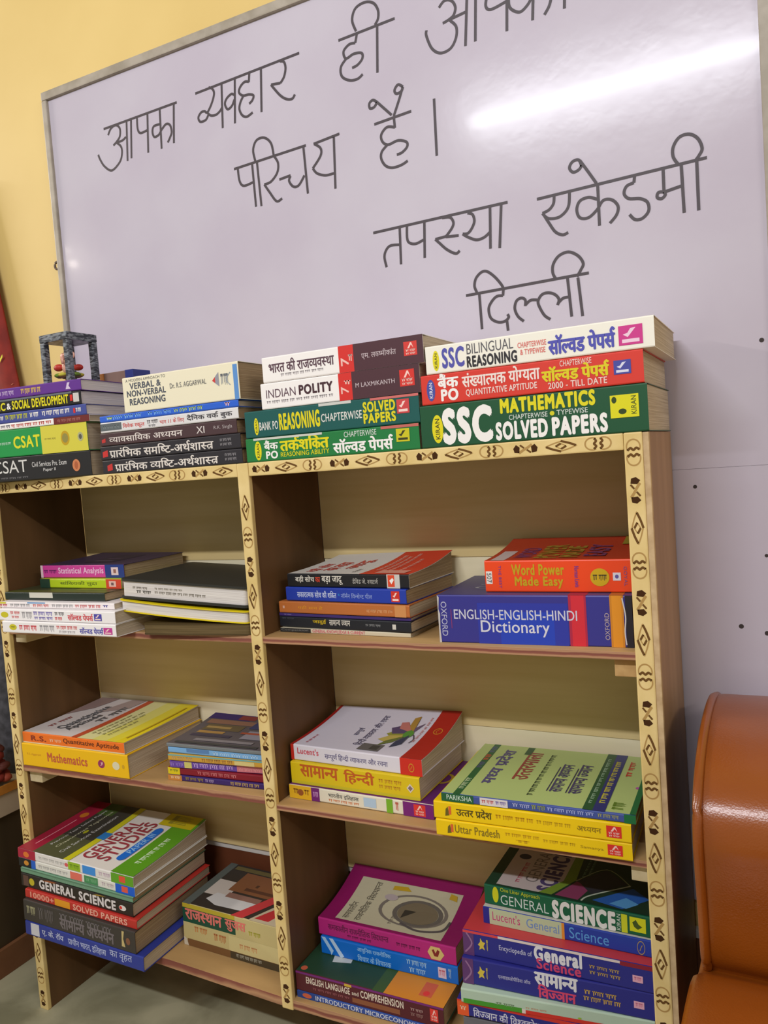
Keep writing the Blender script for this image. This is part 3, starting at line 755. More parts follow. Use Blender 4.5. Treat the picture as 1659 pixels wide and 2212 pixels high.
def shelf(x0, x1, zl, zr, t):
    f = lambda x: zl + (zr - zl) * (x - x0) / (x1 - x0)
    m = MB(); m.box(x0, x1, YF - 0.007, YB, -t, 0.0, b=0.0006, zl=f)
    o = part(m, 'shelf_board', [SHELFTOP, PLY])
    for p in o.data.polygons:
        if p.normal.y < -0.7: p.material_index = 1
    return o
XL, XM0, XM1, XR = -1.0573, -0.5506, -0.5331, -0.0181
shelf(XM1, XR, 0.6820, 0.6820, 0.0092); shelf(XL, XM0, 0.6792, 0.6835, 0.0105)
shelf(XM1, XR, 0.4406, 0.4416, 0.0086); shelf(XL, XM0, 0.4408, 0.4490, 0.0105)
shelf(XM1, XR, 0.1500, 0.1500, 0.0135); shelf(XL, XM0, 0.1702, 0.1505, 0.0135)
# back boards, one per compartment, each stopping short of the shelf below it
for x0, x1 in ((XM1, XR), (XL, XM0)):
    for z0, z1 in ((0.767, 0.910), (0.515, 0.667), (0.2585, 0.427)):
        m = MB(); m.box(x0, x1, YB + 0.0005, YB + 0.005, z0, z1, b=0.0004); part(m, 'back_board', CREAM)
PALE = noisy('pale_back_strip', (232, 220, 182), (242, 230, 196), scale=(3, 9, 30), detail=4, rough=0.7, bump=0.03)
for x0, x1, zs in ((XM1, XR, ((0.6830, 0.7666), (0.4424, 0.5146))), (XL, XM0, ((0.6842, 0.7666), (0.4498, 0.5146)))):
    for z0, z1 in zs:
        m = MB(); m.box(x0, x1, YB + 0.0018, YB + 0.005, z0, z1, b=0.0004); o = part(m, 'lower_back_strip', PALE); o['label'] = 'paler strip below the back board'
# cleats under the shelf ends
def cleat(x0, x1, zt, h, mat):
    m = MB(); m.box(x0, x1, 0.012, 0.176, zt - h, zt, b=0.0012); part(m, 'cleat', mat)
CL = noisy('cleat_wood', (176, 136, 84), (206, 168, 112), scale=(40, 6, 40), detail=3, rough=0.75)
CLW = noisy('pale_cleat_wood', (200, 182, 142), (222, 206, 170), scale=(40, 6, 40), detail=3, rough=0.75)
cleat(-0.052, -0.0183, 0.6724, 0.022, CL)
cleat(XL + 0.0002, XL + 0.026, 0.6684, 0.016, CLW)
cleat(-0.046, -0.0183, 0.4326, 0.022, CLW)
cleat(XL + 0.0002, XL + 0.030, 0.4300, 0.022, CLW)

# carved edging: repeated motifs (two linked ovals, a twist between two dark-filled holes, a lozenge); groove stain and shade painted flat
def motif(kind, c, fn, m, w):
    def put(pts, width, mi, close=False):
        vs, fs = ribbon(crom(pts, 5), width); m.add([fn(c + a * L, b) for a, b in vs], fs, mi)
    def fill(pts, mi): m.add([fn(c + a * L, b) for a, b in pts], [tuple(range(len(pts)))], mi)
    h = w * 0.5; L = (1.12, 1.10, 1.26)[kind]
    E = lambda cx, rx, ry, a0, a1, n=14: [(cx + rx * math.cos(math.radians(a0 + (a1 - a0) * i / n)), ry * math.sin(math.radians(a0 + (a1 - a0) * i / n))) for i in range(n + 1)]
    if kind == 0:
        put(E(-0.0055, 0.0072, h * 0.72, 60, 300), 0.0015, 2); put(E(0.0055, 0.0072, h * 0.72, -120, 120), 0.0015, 2)
        for q in (-0.0030, 0.0032):
            put([(q - 0.0012, -h * 0.62), (q + 0.0012, -h * 0.30), (q - 0.0008, 0.0), (q + 0.0012, h * 0.32), (q - 0.0006, h * 0.62)], 0.0024, 1)
    elif kind == 1:
        for s in (-1, 1):
            fill([(s * 0.0068, -h * 0.50), (s * 0.0120, -h * 0.42), (s * 0.0132, h * 0.10), (s * 0.0100, h * 0.55), (s * 0.0062, h * 0.22)][::s], 3)
        put([(-0.0072, -h * 0.5), (-0.0025, -h * 0.15), (0.0025, h * 0.15), (0.0072, h * 0.5)], 0.0028, 2)
        put([(-0.0058, h * 0.5), (-0.0015, h * 0.12)], 0.0020, 1); put([(0.0058, -h * 0.5), (0.0015, -h * 0.12)], 0.0020, 1)
    else:
        D = [(-0.0150, 0), (0, h * 0.66), (0.0150, 0), (0, -h * 0.66)]
        for i in range(4):
            a, b = D[i], D[(i + 1) % 4]
            put([(a[0] * 0.96, a[1] * 0.96), ((a[0] + b[0]) / 2, (a[1] + b[1]) / 2), (b[0] * 0.9, b[1] * 0.9)], 0.0024 if i in (1, 3) else 0.0014, 1 if i in (1, 3) else 2)
        put([(-0.0048, 0), (0, h * 0.34)], 0.0022, 1); put([(0.0048, 0), (0, -h * 0.34)], 0.0022, 1)
        put([(-0.0048, 0), (0, -h * 0.34)], 0.0010, 2); put([(0.0048, 0), (0, h * 0.34)], 0.0010, 2)
def strip(vert, a0, a1, b0, b1, first, phase, step=0.0415):
    m = MB()
    if vert: m.box(b0, b1, -0.0005, YF - 0.0001, a0, a1, b=0.0016)
    else: m.box(a0, a1, 0.0, YF - 0.0001, b0, b1, b=0.0016)
    yy = -0.00065 if vert else -0.00015
    mid = (b0 + b1) / 2; wd = abs(b1 - b0); k = first; c = a1 - phase if vert else a0 + phase
    while (c > a0 + 0.016) if vert else (c < a1 - 0.016):
        fn = (lambda a, b: (mid + b, yy, a)) if vert else (lambda a, b: (a, yy, mid + b))
        motif(k % 3, c, fn, m, wd); k += 1; c += -step if vert else step
    return part(m, 'carved_edging', [TRIM, CARVE_STAIN_SHADE, CARVE_STAIN_SHADE2, HOLE_SHADE])
strip(True, 0.0, 0.9262, -0.0262, -0.0062, 0, 0.022)
strip(True, 0.1352, 0.9262, -0.5508, -0.5316, 2, 0.062)
strip(True, 0.0, 0.9262, -1.0765, -1.0566, 1, 0.034)
strip(False, -0.5314, -0.0264, 0.9075, 0.9262, 1, 0.021)
strip(False, -1.0564, -0.5510, 0.9075, 0.9262, 0, 0.024)

# ------------------------------------------------------------------ leather sofa beside the shelf
def leather():
    m = noisy('tan_leather', (134, 66, 10), (146, 74, 14), scale=(5, 5, 5), detail=5, rough=0.29, spec=0.7)
    nt = m.node_tree; b = nt.nodes['Principled BSDF']; tc = nt.nodes['Texture Coordinate']
    v = nt.nodes.new('ShaderNodeTexVoronoi'); v.inputs['Scale'].default_value = 520
    n = nt.nodes.new('ShaderNodeTexNoise'); n.inputs['Scale'].default_value = 26; n.inputs['Detail'].default_value = 3
    a = nt.nodes.new('ShaderNodeMath'); a.operation = 'MULTIPLY_ADD'; a.inputs[1].default_value = 0.25
    bp = nt.nodes.new('ShaderNodeBump'); bp.inputs['Strength'].default_value = 0.22; bp.inputs['Distance'].default_value = 0.002
    nt.links.new(tc.outputs['Object'], v.inputs['Vector']); nt.links.new(tc.outputs['Object'], n.inputs['Vector'])
    nt.links.new(v.outputs['Distance'], a.inputs[0]); nt.links.new(n.outputs[0], a.inputs[2])
    nt.links.new(a.outputs[0], bp.inputs['Height']); nt.links.new(bp.outputs[0], b.inputs['Normal'])
    return m
LEATHER = leather()
sf = empty('sofa', (0.36, -0.2, 0.0)); tag(sf, 'tan leather sofa with piped backrest to the right of the bookshelf', 'sofa')
SX0, SX1 = 0.040, 0.70
def cushion(name, prof, x0, x1, puff, close):
    """Rounded upholstery: a (y, z) profile swept in x, drawn in towards both ends."""
    P = crom(prof + [prof[0]], 5)[:-1]; n = len(P)
    cy = sum(p[0] for p in P) / n; cz = sum(p[1] for p in P) / n
    xs = [(0.0, 0.90), (0.0, 0.965), (0.005, 0.99), (0.014, 1.0), (0.10, 1.0 + puff), (0.5, 1.0 + puff * 1.3)]
    st = [(x0 + a, s) for a, s in xs[:-2]] + [(x0 + (x1 - x0) * t, 1 + puff * math.sin(math.pi * t)) for t in (0.12, 0.25, 0.4, 0.5, 0.6, 0.75, 0.88)] + [(x1 - a, s) for a, s in xs[:-2][::-1]]
    m = MB(); vs = [(x, cy + (y - cy) * s, cz + (z - cz) * (1 - (1 - s) * 0.45)) for x, s in st for y, z in P]
    fs = [(j * n + i, (j + 1) * n + i, (j + 1) * n + (i + 1) % n, j * n + (i + 1) % n) for j in range(len(st) - 1) for i in range(n)]
    fs += [tuple(range(n))[::-1], tuple((len(st) - 1) * n + i for i in range(n))]
    m.add(vs, fs); o = m.build(name, LEATHER, sf, True); o.location = -Vector(sf.location)
    return o
BACK = [(-0.094, 0.392), (-0.106, 0.412), (-0.112, 0.46), (-0.119, 0.505), (-0.121, 0.535), (-0.108, 0.568), (-0.066, 0.594), (0.0, 0.609), (0.08, 0.610), (0.155, 0.592), (0.176, 0.54), (0.178, 0.42), (0.17, 0.30), (0.05, 0.26), (-0.05, 0.30)]
cushion('backrest', BACK, SX0, SX1, 0.012, True)
SEAT = [(0.02, 0.384), (-0.08, 0.387), (-0.113, 0.398), (-0.14, 0.413), (-0.2, 0.424), (-0.4, 0.430), (-0.58, 0.425), (-0.65, 0.395), (-0.66, 0.33), (-0.63, 0.262), (-0.4, 0.25), (-0.1, 0.25), (0.02, 0.28)]
cushion('seat_cushion', SEAT, SX0 - 0.004, SX1, 0.006, True)
m = MB()
bp_ = crom(BACK[0:10], 5)
m.tube([(SX0 + 0.004, y, z) for y, z in bp_], 0.0048, 8); o = m.build('piping', LEATHER, sf, True); o.location = -Vector(sf.location)
m = MB(); m.box(SX0 + 0.012, SX1 - 0.012, -0.62, 0.10, 0.10, 0.262, b=0.01); o = m.build('base', LEATHER, sf); o.location = -Vector(sf.location)
for x in (SX0 + 0.07, SX1 - 0.07):
    for y in (-0.56, 0.05):
        m = MB(); m.tube([(x, y, 0.0), (x, y, 0.05), (x, y, 0.105)], [0.016, 0.020, 0.024], 12); o = m.build('leg', M((58, 36, 22)), sf, True); o.location = -Vector(sf.location)

# ------------------------------------------------------------------ low table left of the shelf, and what stands on it
tb = empty('low_table', (-1.47, 0.0, 0.0)); tag(tb, 'low dark table with an orange edge left of the bookshelf', 'table')
def tpart(m, name, mat):
    o = m.build(name, mat, tb); o.location = -Vector(tb.location); return o
TX0, TX1, TY0, TY1 = -1.74, -1.215, -0.14, 0.172
m = MB(); m.box(TX0, TX1 - 0.0031, TY0 + 0.0031, TY1, 0.340, 0.3545, b=0.001); tpart(m, 'tabletop', noisy('grey_beige_laminate', (150, 134, 104), (168, 150, 118), scale=(8, 8, 8), rough=0.6))
m = MB(); m.box(TX1 - 0.003, TX1, TY0, TY1, 0.3385, 0.3555, b=0.001); m.box(TX0, TX1 - 0.0031, TY0, TY0 + 0.003, 0.3385, 0.3555, b=0.001); o = tpart(m, 'edge_lipping', noisy('orange_varnished_wood', (176, 112, 40), (200, 134, 56), scale=(5, 20, 20), rough=0.45)); o['label'] = 'orange varnished edge'
m = MB(); m.box(TX0 + 0.006, TX1 - 0.0035, TY0 + 0.006, TY1 - 0.004, 0.296, 0.3383, b=0.001); o = tpart(m, 'apron', noisy('grey_beige_board', (168, 150, 126), (188, 170, 146), scale=(8, 8, 8), rough=0.7)); o['label'] = 'beige apron'
UNDER_SHADE = noisy('under_table_shade', (52, 42, 26), (72, 58, 38), scale=(12, 12, 2), rough=0.6)
m = MB(); m.box(TX0 + 0.012, TX1 - 0.010, TY0 + 0.012, TY1 - 0.006, 0.052, 0.2958, b=0.001); tpart(m, 'shade_block', UNDER_SHADE)  # solid dark block standing in for shade in the open space below
m = MB(); m.box(TX0 + 0.004, TX1 - 0.002, TY0 + 0.004, TY1 - 0.004, 0.0, 0.0518, b=0.001); o = tpart(m, 'plinth', noisy('brown_plinth', (112, 72, 44), (134, 90, 58), scale=(10, 10, 10), rough=0.6)); o['label'] = 'brown plinth'

# a dark cloth bag and a red garland on the table
m = MB(); nu, nv = 24, 14; vs = []
for i in range(nv + 1):
    t = i / nv; s = (0.80 + 0.42 * math.sin(math.pi * min(t * 0.9 + 0.1, 1)) - 0.35 * t) * (1 if i else 0.9)
    for j in range(nu):
        a = 2 * math.pi * j / nu; q = 1 + 0.05 * math.sin(5 * a + 3 * t) + 0.03 * math.sin(9 * a - 5 * t)
        vs.append((-1.300 + 0.085 * s * q * math.cos(a), 0.140 + 0.022 * s * q * math.sin(a), 0.3548 + 0.36 * t + 0.008 * math.sin(3 * a) * t))
fs = [(i * nu + j, i * nu + (j + 1) % nu, (i + 1) * nu + (j + 1) % nu, (i + 1) * nu + j) for i in range(nv) for j in range(nu)] + [tuple(range(nu))[::-1], tuple(nv * nu + j for j in range(nu))]
m.add(vs, fs); bg = empty('cloth_bag', (-1.300, 0.140, 0.3548)); tag(bg, 'dark grey cloth bag standing on the low table', 'bag')
o = m.build('bag_body', noisy('dark_cloth', (56, 56, 60), (82, 82, 88), scale=(60, 60, 60), rough=0.9, bump=0.3), bg, True); o.location = -Vector(bg.location)
m = MB(); m.tube([(-1.330 + 0.060 * i / 12, 0.140, 0.700 + 0.085 * math.sin(math.pi * i / 12)) for i in range(13)], 0.006, 8)
o = m.build('carry_handle', M((70, 70, 76), 0.8), bg, True); o.location = -Vector(bg.location)
rg = random.Random(5); m = MB()
for i in range(120):
    a = 2 * math.pi * i / 120 * 3; c = (-1.236 + 0.008 * math.cos(a) + rg.uniform(-0.008, 0.008), 0.068 + 0.012 * math.sin(a) + rg.uniform(-0.012, 0.012), 0.3665 + 0.075 * (i / 120) ** 1.2 + rg.uniform(-0.004, 0.006))
    m.ball(c, rg.uniform(0.009, 0.014), rg.uniform(0.009, 0.014), rg.uniform(0.006, 0.010), i % 3, 8, 5)
gl = m.build('flower_garland', [M((120, 34, 22), 0.7), M((90, 40, 30), 0.7), M((150, 62, 40), 0.7)], None, True); tag(gl, 'dark red flower garland heaped on the low table', 'garland')

# red hanging cloth on the wall
m = MB(); nu, nv = 18, 16; vs = []
for i in range(nv + 1):
    z = 0.93 + 0.60 * i / nv; xr = -1.1585 - 0.178 * (z - 0.93)
    for j in range(nu + 1):
        t = j / nu; vs.append((xr - (xr + 1.4585) * (1 - t), 0.1755 + 0.007 * math.sin(t * 17 + z * 2), z))
N = (nu + 1) * (nv + 1); vs += [(x, y + 0.004, z) for x, y, z in vs]
fs = []
for i in range(nv):
    for j in range(nu):
        a = i * (nu + 1) + j; fs.append((a, a + 1, a + nu + 2, a + nu + 1)); fs.append((N + a, N + a + nu + 1, N + a + nu + 2, N + a + 1))
for i in range(nv):
    for j in (0, nu):
        a = i * (nu + 1) + j; f = (a, a + nu + 1, N + a + nu + 1, N + a); fs.append(f if j == 0 else f[::-1])
for j in range(nu):
    for i in (0, nv):
        a = i * (nu + 1) + j; f = (a, N + a, N + a + 1, a + 1); fs.append(f if i == 0 else f[::-1])
m.add(vs, fs)
rg = random.Random(8)
for i in range(60):
    z = rg.uniform(0.95, 1.5); x = -1.165 - 0.178 * (z - 0.93) - rg.uniform(0.004, 0.17); t = 1 - (-1.1585 - 0.178 * (z - 0.93) - x) / (0.30 - 0.178 * (z - 0.93))
    y = 0.1755 + 0.007 * math.sin(t * 17 + z * 2) - 0.0006; l = rg.uniform(0.003, 0.007)
    m.add([(x, y, z), (x + l, y, z + l * 0.25), (x + l, y, z + l * 0.25 + 0.0014), (x, y, z + 0.0014)], [(0, 1, 2, 3)], 1)
m.add([(-1.222, 0.166, 1.160), (-1.213, 0.166, 1.170), (-1.213, 0.166, 1.175), (-1.222, 0.166, 1.166)], [(0, 1, 2, 3)], 2)
hc = m.build('hanging_cloth', [noisy('dark_red_cloth', (120, 30, 20), (140, 38, 26), scale=(40, 40, 40), rough=0.75, bump=0.2), M((178, 92, 66), 0.6), M((214, 214, 40), 0.6)], None, True)
tag(hc, 'dark red cloth with gold flecks hanging on the yellow wall', 'wall hanging')

# ------------------------------------------------------------------ showpiece and small box on the leftmost top pile
TOPZ = GEO['purple'][4] + GEO['purple'][6] + 0.0008
sp = empty('showpiece', (-0.917, 0.060, TOPZ)); tag(sp, 'small grey marbled canopy stand sheltering a figurine on the top left books', 'showpiece')
MARB = noisy('grey_marbled_plastic', (40, 44, 52), (128, 134, 140), scale=(60, 60, 200), detail=4, rough=0.35, ramp=(0.42, 0.62), dist=1.5)
H = 0.0825; q = 0.0315
m = MB(); m.box(-q, q, -q, q, H - 0.0125, H, b=0.001); m.build('canopy_top', MARB, sp)
for sx in (-1, 1):
    for sy in (-1, 1):
        m = MB(); cx, cy = sx * (q - 0.0052), sy * (q - 0.0052)
        m.box(cx - 0.005, cx + 0.005, cy - 0.005, cy + 0.005, 0.0, H - 0.0127, b=0.0012); m.build('leg', MARB, sp)
fg = empty('figurine', (-0.917, 0.060, TOPZ)); tag(fg, 'tiny pink and red figurine on a green leaf base inside the grey stand', 'figurine')
m = MB(); m.ball((0, 0, 0.006), 0.006, 0.006, 0.006); m.ball((0.004, 0.003, 0.004), 0.005, 0.004, 0.004); m.build('pedestal', M((226, 150, 160), 0.4), fg, True)
m = MB()
for k in range(9):
    a = 2 * math.pi * k / 9; m.ball((0.012 * math.cos(a), 0.012 * math.sin(a), 0.0145), 0.007, 0.005, 0.0032, k % 2, 10, 6)
m.build('leaf_base', [M((120, 150, 50), 0.4), M((196, 186, 60), 0.4)], fg, True)
m = MB(); m.ball((0, 0, 0.026), 0.0085, 0.0075, 0.0105); m.ball((0, 0, 0.040), 0.0062, 0.006, 0.0068); m.tube([(0, -0.005, 0.041), (0, -0.009, 0.036), (0.001, -0.0095, 0.030)], [0.0024, 0.002, 0.0015], 8)
m.ball((0.0085, 0, 0.042), 0.0042, 0.0015, 0.0048); m.ball((-0.0085, 0, 0.042), 0.0042, 0.0015, 0.0048); m.build('body', M((232, 172, 150), 0.4), fg, True)
m = MB(); m.ball((-0.0125, -0.004, 0.0265), 0.0075, 0.005, 0.0050); m.ball((0.0125, 0.004, 0.0245), 0.0070, 0.005, 0.0045); m.build('drapery', M((196, 56, 44), 0.5), fg, True)
m = MB(); m.tube([(0, 0, 0.046), (0, 0, 0.051), (0, 0, 0.056)], [0.0046, 0.003, 0.0008], 10); m.build('crown', M((222, 170, 150), 0.4), fg, True)
fg.scale = (1.32, 1.32, 1.18); fg.location = (-0.920, 0.058, TOPZ)
bx = empty('small_box', (-0.868, 0.128, TOPZ)); tag(bx, 'small brown box with orange and blue ends behind the grey stand', 'box')
m = MB(); m.box(-0.026, 0.022, -0.02, 0.02, 0.0, 0.0205, b=0.0008); m.build('box_body', M((132, 104, 92), 0.6), bx)
m = MB(); m.box(0.0221, 0.040, -0.0205, 0.0205, 0.0, 0.021, b=0.0008); o = m.build('sleeve', M((46, 58, 128), 0.5), bx); o['label'] = 'dark blue end sleeve'
m = MB(); m.box(-0.036, -0.0261, -0.0203, 0.0203, 0.0, 0.0205, b=0.0008); o = m.build('end_flap', M((216, 140, 62), 0.5), bx); o['label'] = 'orange end flap'

# ------------------------------------------------------------------ the books, pile by pile, bottom to top
W_ = (244, 240, 236); YL = (226, 214, 24); RD = (214, 44, 36); BK = (34, 32, 34); GR = (120, 118, 120)
def kir(x, y, rx, ry, c=YL, t=(60, 60, 30)):  # upright oval publisher mark with its name reading upwards
    return [('e', x, y, rx, ry, c), ('t', 'KIRAN', x - rx * 0.38, y - ry * 0.72, x + rx * 0.38, y + ry * 0.72, t, 0.02, 1)]
def logo(x0, y0, x1, y1, c, c2=(244, 214, 206)):  # square publisher mark with a pale flick inside
    w, h = x1 - x0, y1 - y0
    return [('r', x0, y0, x1, y1, c), ('p', [(x0 + w * .18, y0 + h * .55), (x0 + w * .38, y0 + h * .4), (x0 + w * .72, y0 + h * .86), (x0 + w * .5, y0 + h * .84), (x0 + w * .38, y0 + h * .62)], c2), ('r', x0 + w * .14, y0 + h * .12, x1 - w * .14, y0 + h * .30, c2)]
def logo2(x0, y0, x1, y1, c, c2=(246, 206, 196)):  # square publisher mark: a peak over two lines
    w, h = x1 - x0, y1 - y0
    return [('r', x0, y0, x1, y1, c), ('p', [(x0 + w * .28, y0 + h * .52), (x0 + w * .42, y0 + h * .52), (x0 + w * .56, y0 + h * .78), (x0 + w * .74, y0 + h * .52), (x0 + w * .60, y0 + h * .92), (x0 + w * .50, y0 + h * .92)], c2), ('w', x0 + w * .14, y0 + h * .28, x1 - w * .14, y0 + h * .46, c2, 2), ('w', x0 + w * .14, y0 + h * .08, x1 - w * .14, y0 + h * .22, c2, 2)]
P1 = 'books on the shelf top, leftmost pile'
book('csat', 'thick black book with large silver serif title, bottom of the leftmost top pile', (36, 36, 38), .175, group=P1, S=[
    ('t', 'CSAT', .20, .34, .49, .86, (214, 212, 208), 0.0), ('w', .22, .10, .49, .17, GR, 5), ('t', 'Civil Services Pre. Exam', .53, .52, .81, .72, (206, 204, 202), .01), ('t', 'Paper II', .62, .28, .72, .44, (206, 204, 202), .01),
    ('e', .885, .45, .030, .24, (206, 128, 84)), ('e', .885, .45, .014, .16, (176, 96, 60))])
book('csatg', 'thick green and yellow book with a gold seal, in the leftmost top pile', (32, 150, 74), .172, group=P1, S=[
    ('r', .633, 0, 1, 1, (216, 206, 72)), ('w', .25, .45, .38, .55, (190, 220, 200), 5), ('t', 'CSAT', .405, .30, .62, .72, (226, 220, 40), .03), ('w', .66, .48, .75, .55, (160, 150, 60), 3),
    ('e', .825, .5, .034, .26, (196, 158, 30)), ('e', .825, .5, .024, .17, (150, 140, 70)), ('e', .945, .5, .022, .16, (176, 176, 130)), ('e', .945, .5, .012, .09, (90, 90, 80))])
book('wm', 'thin white book with a maroon end on its spine, leftmost top pile', W_, .175, group=P1, S=[
    ('r', .72, 0, 1, 1, (112, 40, 38)), ('w', .26, .25, .36, .7, (90, 90, 110), 3), ('w', .37, .22, .70, .72, (206, 92, 84), 6), ('w', .75, .25, .93, .7, (170, 110, 100), 5)])
book('blue', 'thin slate blue book with yellow and white spine lettering, leftmost top pile', (66, 78, 150), .17, group=P1, S=[
    ('w', .25, .3, .33, .7, W_, 2), ('w', .345, .25, .53, .75, (196, 196, 60), 4), ('w', .55, .28, .62, .75, W_, 2), ('w', .65, .28, .87, .75, W_, 5), ('r', .90, .25, .915, .7, RD), ('w', .92, .3, .96, .7, W_, 2)], page=PAGE_WHITE)
book('sd', 'black book with bold yellow capital lettering, second from top in the leftmost top pile', (26, 26, 28), .17, group=P1, page=PAGE_WHITE, S=[
    ('r', .0, .86, .93, 1, (104, 108, 116)), ('t', 'ECONOMIC', .06, .18, .385, .74, (226, 214, 24), .04), ('t', '&', .40, .22, .43, .66, W_, .03), ('t', 'SOCIAL DEVELOPMENT', .445, .18, .90, .80, (226, 214, 24), .04), ('r', .915, .3, .935, .75, RD), ('r', .94, .2, .985, .85, (206, 202, 196))])
book('purple', 'purple book with gold lettering, topmost in the leftmost top pile', (98, 46, 142), .17, group=P1, page=PAGE_WHITE, S=[
    ('w', .25, .3, .31, .7, (222, 180, 90), 2), ('w', .33, .28, .46, .72, (196, 170, 214), 3), ('w', .52, .25, .68, .75, (222, 186, 96), 4), ('p', [(.88, .2), (.92, .2), (.905, .5), (.915, .8), (.895, .8)], (214, 196, 222))])

P2 = 'books on the shelf top, pile above the divider'
book('b7', 'black book with white lettering, bottom of the pile above the left bay', (42, 40, 46), .175, group=P2, page=PAGE_OLD, S=[('p', [(.035, .2), (.075, .25), (.075, .75), (.035, .6)], (200, 50, 48)), ('t', 'प्रारंभिक व्यष्टि-अर्थशास्त्र', .095, .14, .84, .84, (222, 214, 206), .02), ('w', .885, .25, .96, .45, (150, 146, 150), 3), ('w', .885, .55, .96, .75, (150, 146, 150), 3)])
book('b8', 'black book with white lettering, second lowest in the pile above the left bay', (42, 40, 46), .175, group=P2, page=PAGE_OLD, S=[('p', [(.015, .2), (.055, .25), (.055, .72), (.015, .6)], (200, 50, 48)), ('t', 'प्रारंभिक समष्टि-अर्थशास्त्र', .07, .14, .82, .86, (222, 214, 206), .02), ('w', .865, .25, .94, .45, (150, 146, 150), 3), ('w', .865, .55, .94, .75, (150, 146, 150), 3)])
book('b9', 'dark maroon book numbered XI on its spine, pile above the left bay', (72, 50, 54), .175, group=P2, page=PAGE_OLD, S=[('p', [(.01, .25), (.04, .3), (.04, .62), (.01, .5)], (190, 50, 48)), ('t', 'व्यावसायिक अध्ययन', .07, .22, .625, .80, (220, 210, 204), .015), ('t', 'XI', .725, .25, .78, .75, (214, 206, 202), .01), ('t', 'R.K. Singla', .845, .35, .97, .68, (176, 166, 166), .0)])
book('b10', 'white book with dark grey block and red lettering, pile above the left bay', (222, 220, 220), .175, group=P2, page=PAGE_OLD, S=[('r', .0, .2, .165, .88, (92, 100, 104)), ('w', .02, .35, .15, .65, (120, 128, 130), 3), ('t', 'विवेक स्कूल', .175, .18, .34, .74, (206, 84, 80), .02), ('w', .36, .4, .44, .75, GR, 2), ('w', .37, .12, .42, .32, GR, 2), ('t', 'भाग 11 के लिए', .455, .2, .63, .72, (206, 84, 80), .01), ('t', 'दैनिक वर्क बुक', .65, .16, .96, .84, (62, 60, 66), .02)])
book('b11', 'thin bright blue book under the thick cream book, pile above the left bay', (38, 96, 208), .178, group=P2, S=[('w', .05, .25, .32, .75, (130, 180, 236), 4), ('w', .06, .3, .10, .7, (190, 210, 90), 1), ('w', .37, .25, .54, .75, (120, 176, 240), 3), ('w', .56, .22, .76, .75, (180, 206, 120), 4), ('w', .91, .2, .945, .8, (230, 180, 190), 1)])
book('verbal', 'thick worn cream book with dark capital lettering, topmost in the pile above the left bay', (236, 228, 200), .17, group=P2, page=PAGE_OLD, under=(80, 130, 200), S=[
    ('r', .957, .0, .992, .93, (92, 144, 206)), ('t', 'A MODERN APPROACH TO', .03, .86, .39, .94, (96, 96, 92), .0), ('t', 'VERBAL &', .065, .65, .345, .82, (74, 80, 92), .03), ('t', 'NON-VERBAL', .035, .44, .385, .61, (74, 80, 92), .03), ('t', 'REASONING', .055, .20, .375, .38, (74, 80, 92), .03),
    ('t', 'Dr. R.S. AGGARWAL', .425, .52, .735, .66, (112, 112, 110), .01), ('p', [(.785, .57), (.84, .78), (.84, .40)], (150, 150, 160)), ('p', [(.785, .57), (.81, .66), (.81, .50)], (206, 60, 56)),
    ('w', .855, .42, .915, .72, (150, 154, 160), 2), ('l', [(.93, .40), (.90, .56), (.935, .74)], .0012, (150, 160, 170))])

P3 = 'books on the shelf top, middle pile'
peel = [('r', .745, .90, 1.0, .985, (208, 110, 106))]
book('b13', 'green book with yellow and white lettering, bottom of the white-topped middle pile', (30, 122, 62), .178, group=P3, S=kir(.075, .46, .021, .40) + [
    ('t', 'बैंक', .115, .48, .20, .86, W_, .03), ('t', 'PO', .125, .10, .195, .40, W_, .04), ('t', 'तर्कशक्ति', .215, .36, .505, .96, (226, 214, 24), .04), ('t', 'REASONING ABILITY', .215, .13, .505, .32, (214, 206, 30), .02),
    ('t', 'CHAPTERWISE', .595, .70, .775, .92, (206, 216, 206), .01), ('t', 'सॉल्वड पेपर्स', .53, .10, .86, .66, W_, .04), ('r', .05, .90, .47, .99, (206, 206, 196)), ('r', .80, .88, 1, .99, (196, 104, 96))] + logo(.88, .34, .95, .84, (206, 196, 30), (60, 60, 24)))
book('b14', 'teal book with narrow yellow capitals, second in the white-topped middle pile', (22, 88, 84), .178, group=P3, S=kir(.07, .42, .014, .32) + [
    ('t', 'BANK PO', .09, .26, .205, .56, (220, 220, 214), .02), ('t', 'REASONING', .215, .22, .455, .78, (222, 210, 26), .05), ('t', 'CHAPTERWISE', .465, .34, .695, .62, (216, 216, 210), .02), ('t', 'SOLVED', .705, .52, .875, .86, (222, 210, 26), .05), ('t', 'PAPERS', .705, .14, .875, .46, (222, 210, 26), .05), ('r', .455, .90, .64, 1.0, (206, 206, 200))] + peel + logo(.885, .36, .95, .84, (206, 70, 72)))
book('b15', 'white and maroon book with English title, second from top in the middle pile', (244, 239, 236), .18, group=P3, page=PAGE, S=[
    ('r', .515, 0, .598, 1, (214, 48, 42)), ('r', .598, 0, 1, 1, (78, 46, 54)), ('t', 'INDIAN', .035, .42, .235, .74, (96, 70, 82), .0), ('t', 'POLITY', .26, .42, .475, .76, (70, 42, 50), .05), ('w', .035, .20, .475, .31, (176, 168, 170), 9),
    ('t', '7', .53, .25, .575, .50, (240, 190, 180), .02, 1), ('w', .55, .55, .59, .72, (240, 190, 180), 1), ('t', 'M LAXMIKANTH', .62, .42, .855, .58, (206, 190, 194), .0)] + logo2(.885, .26, .97, .84, (214, 52, 44)))
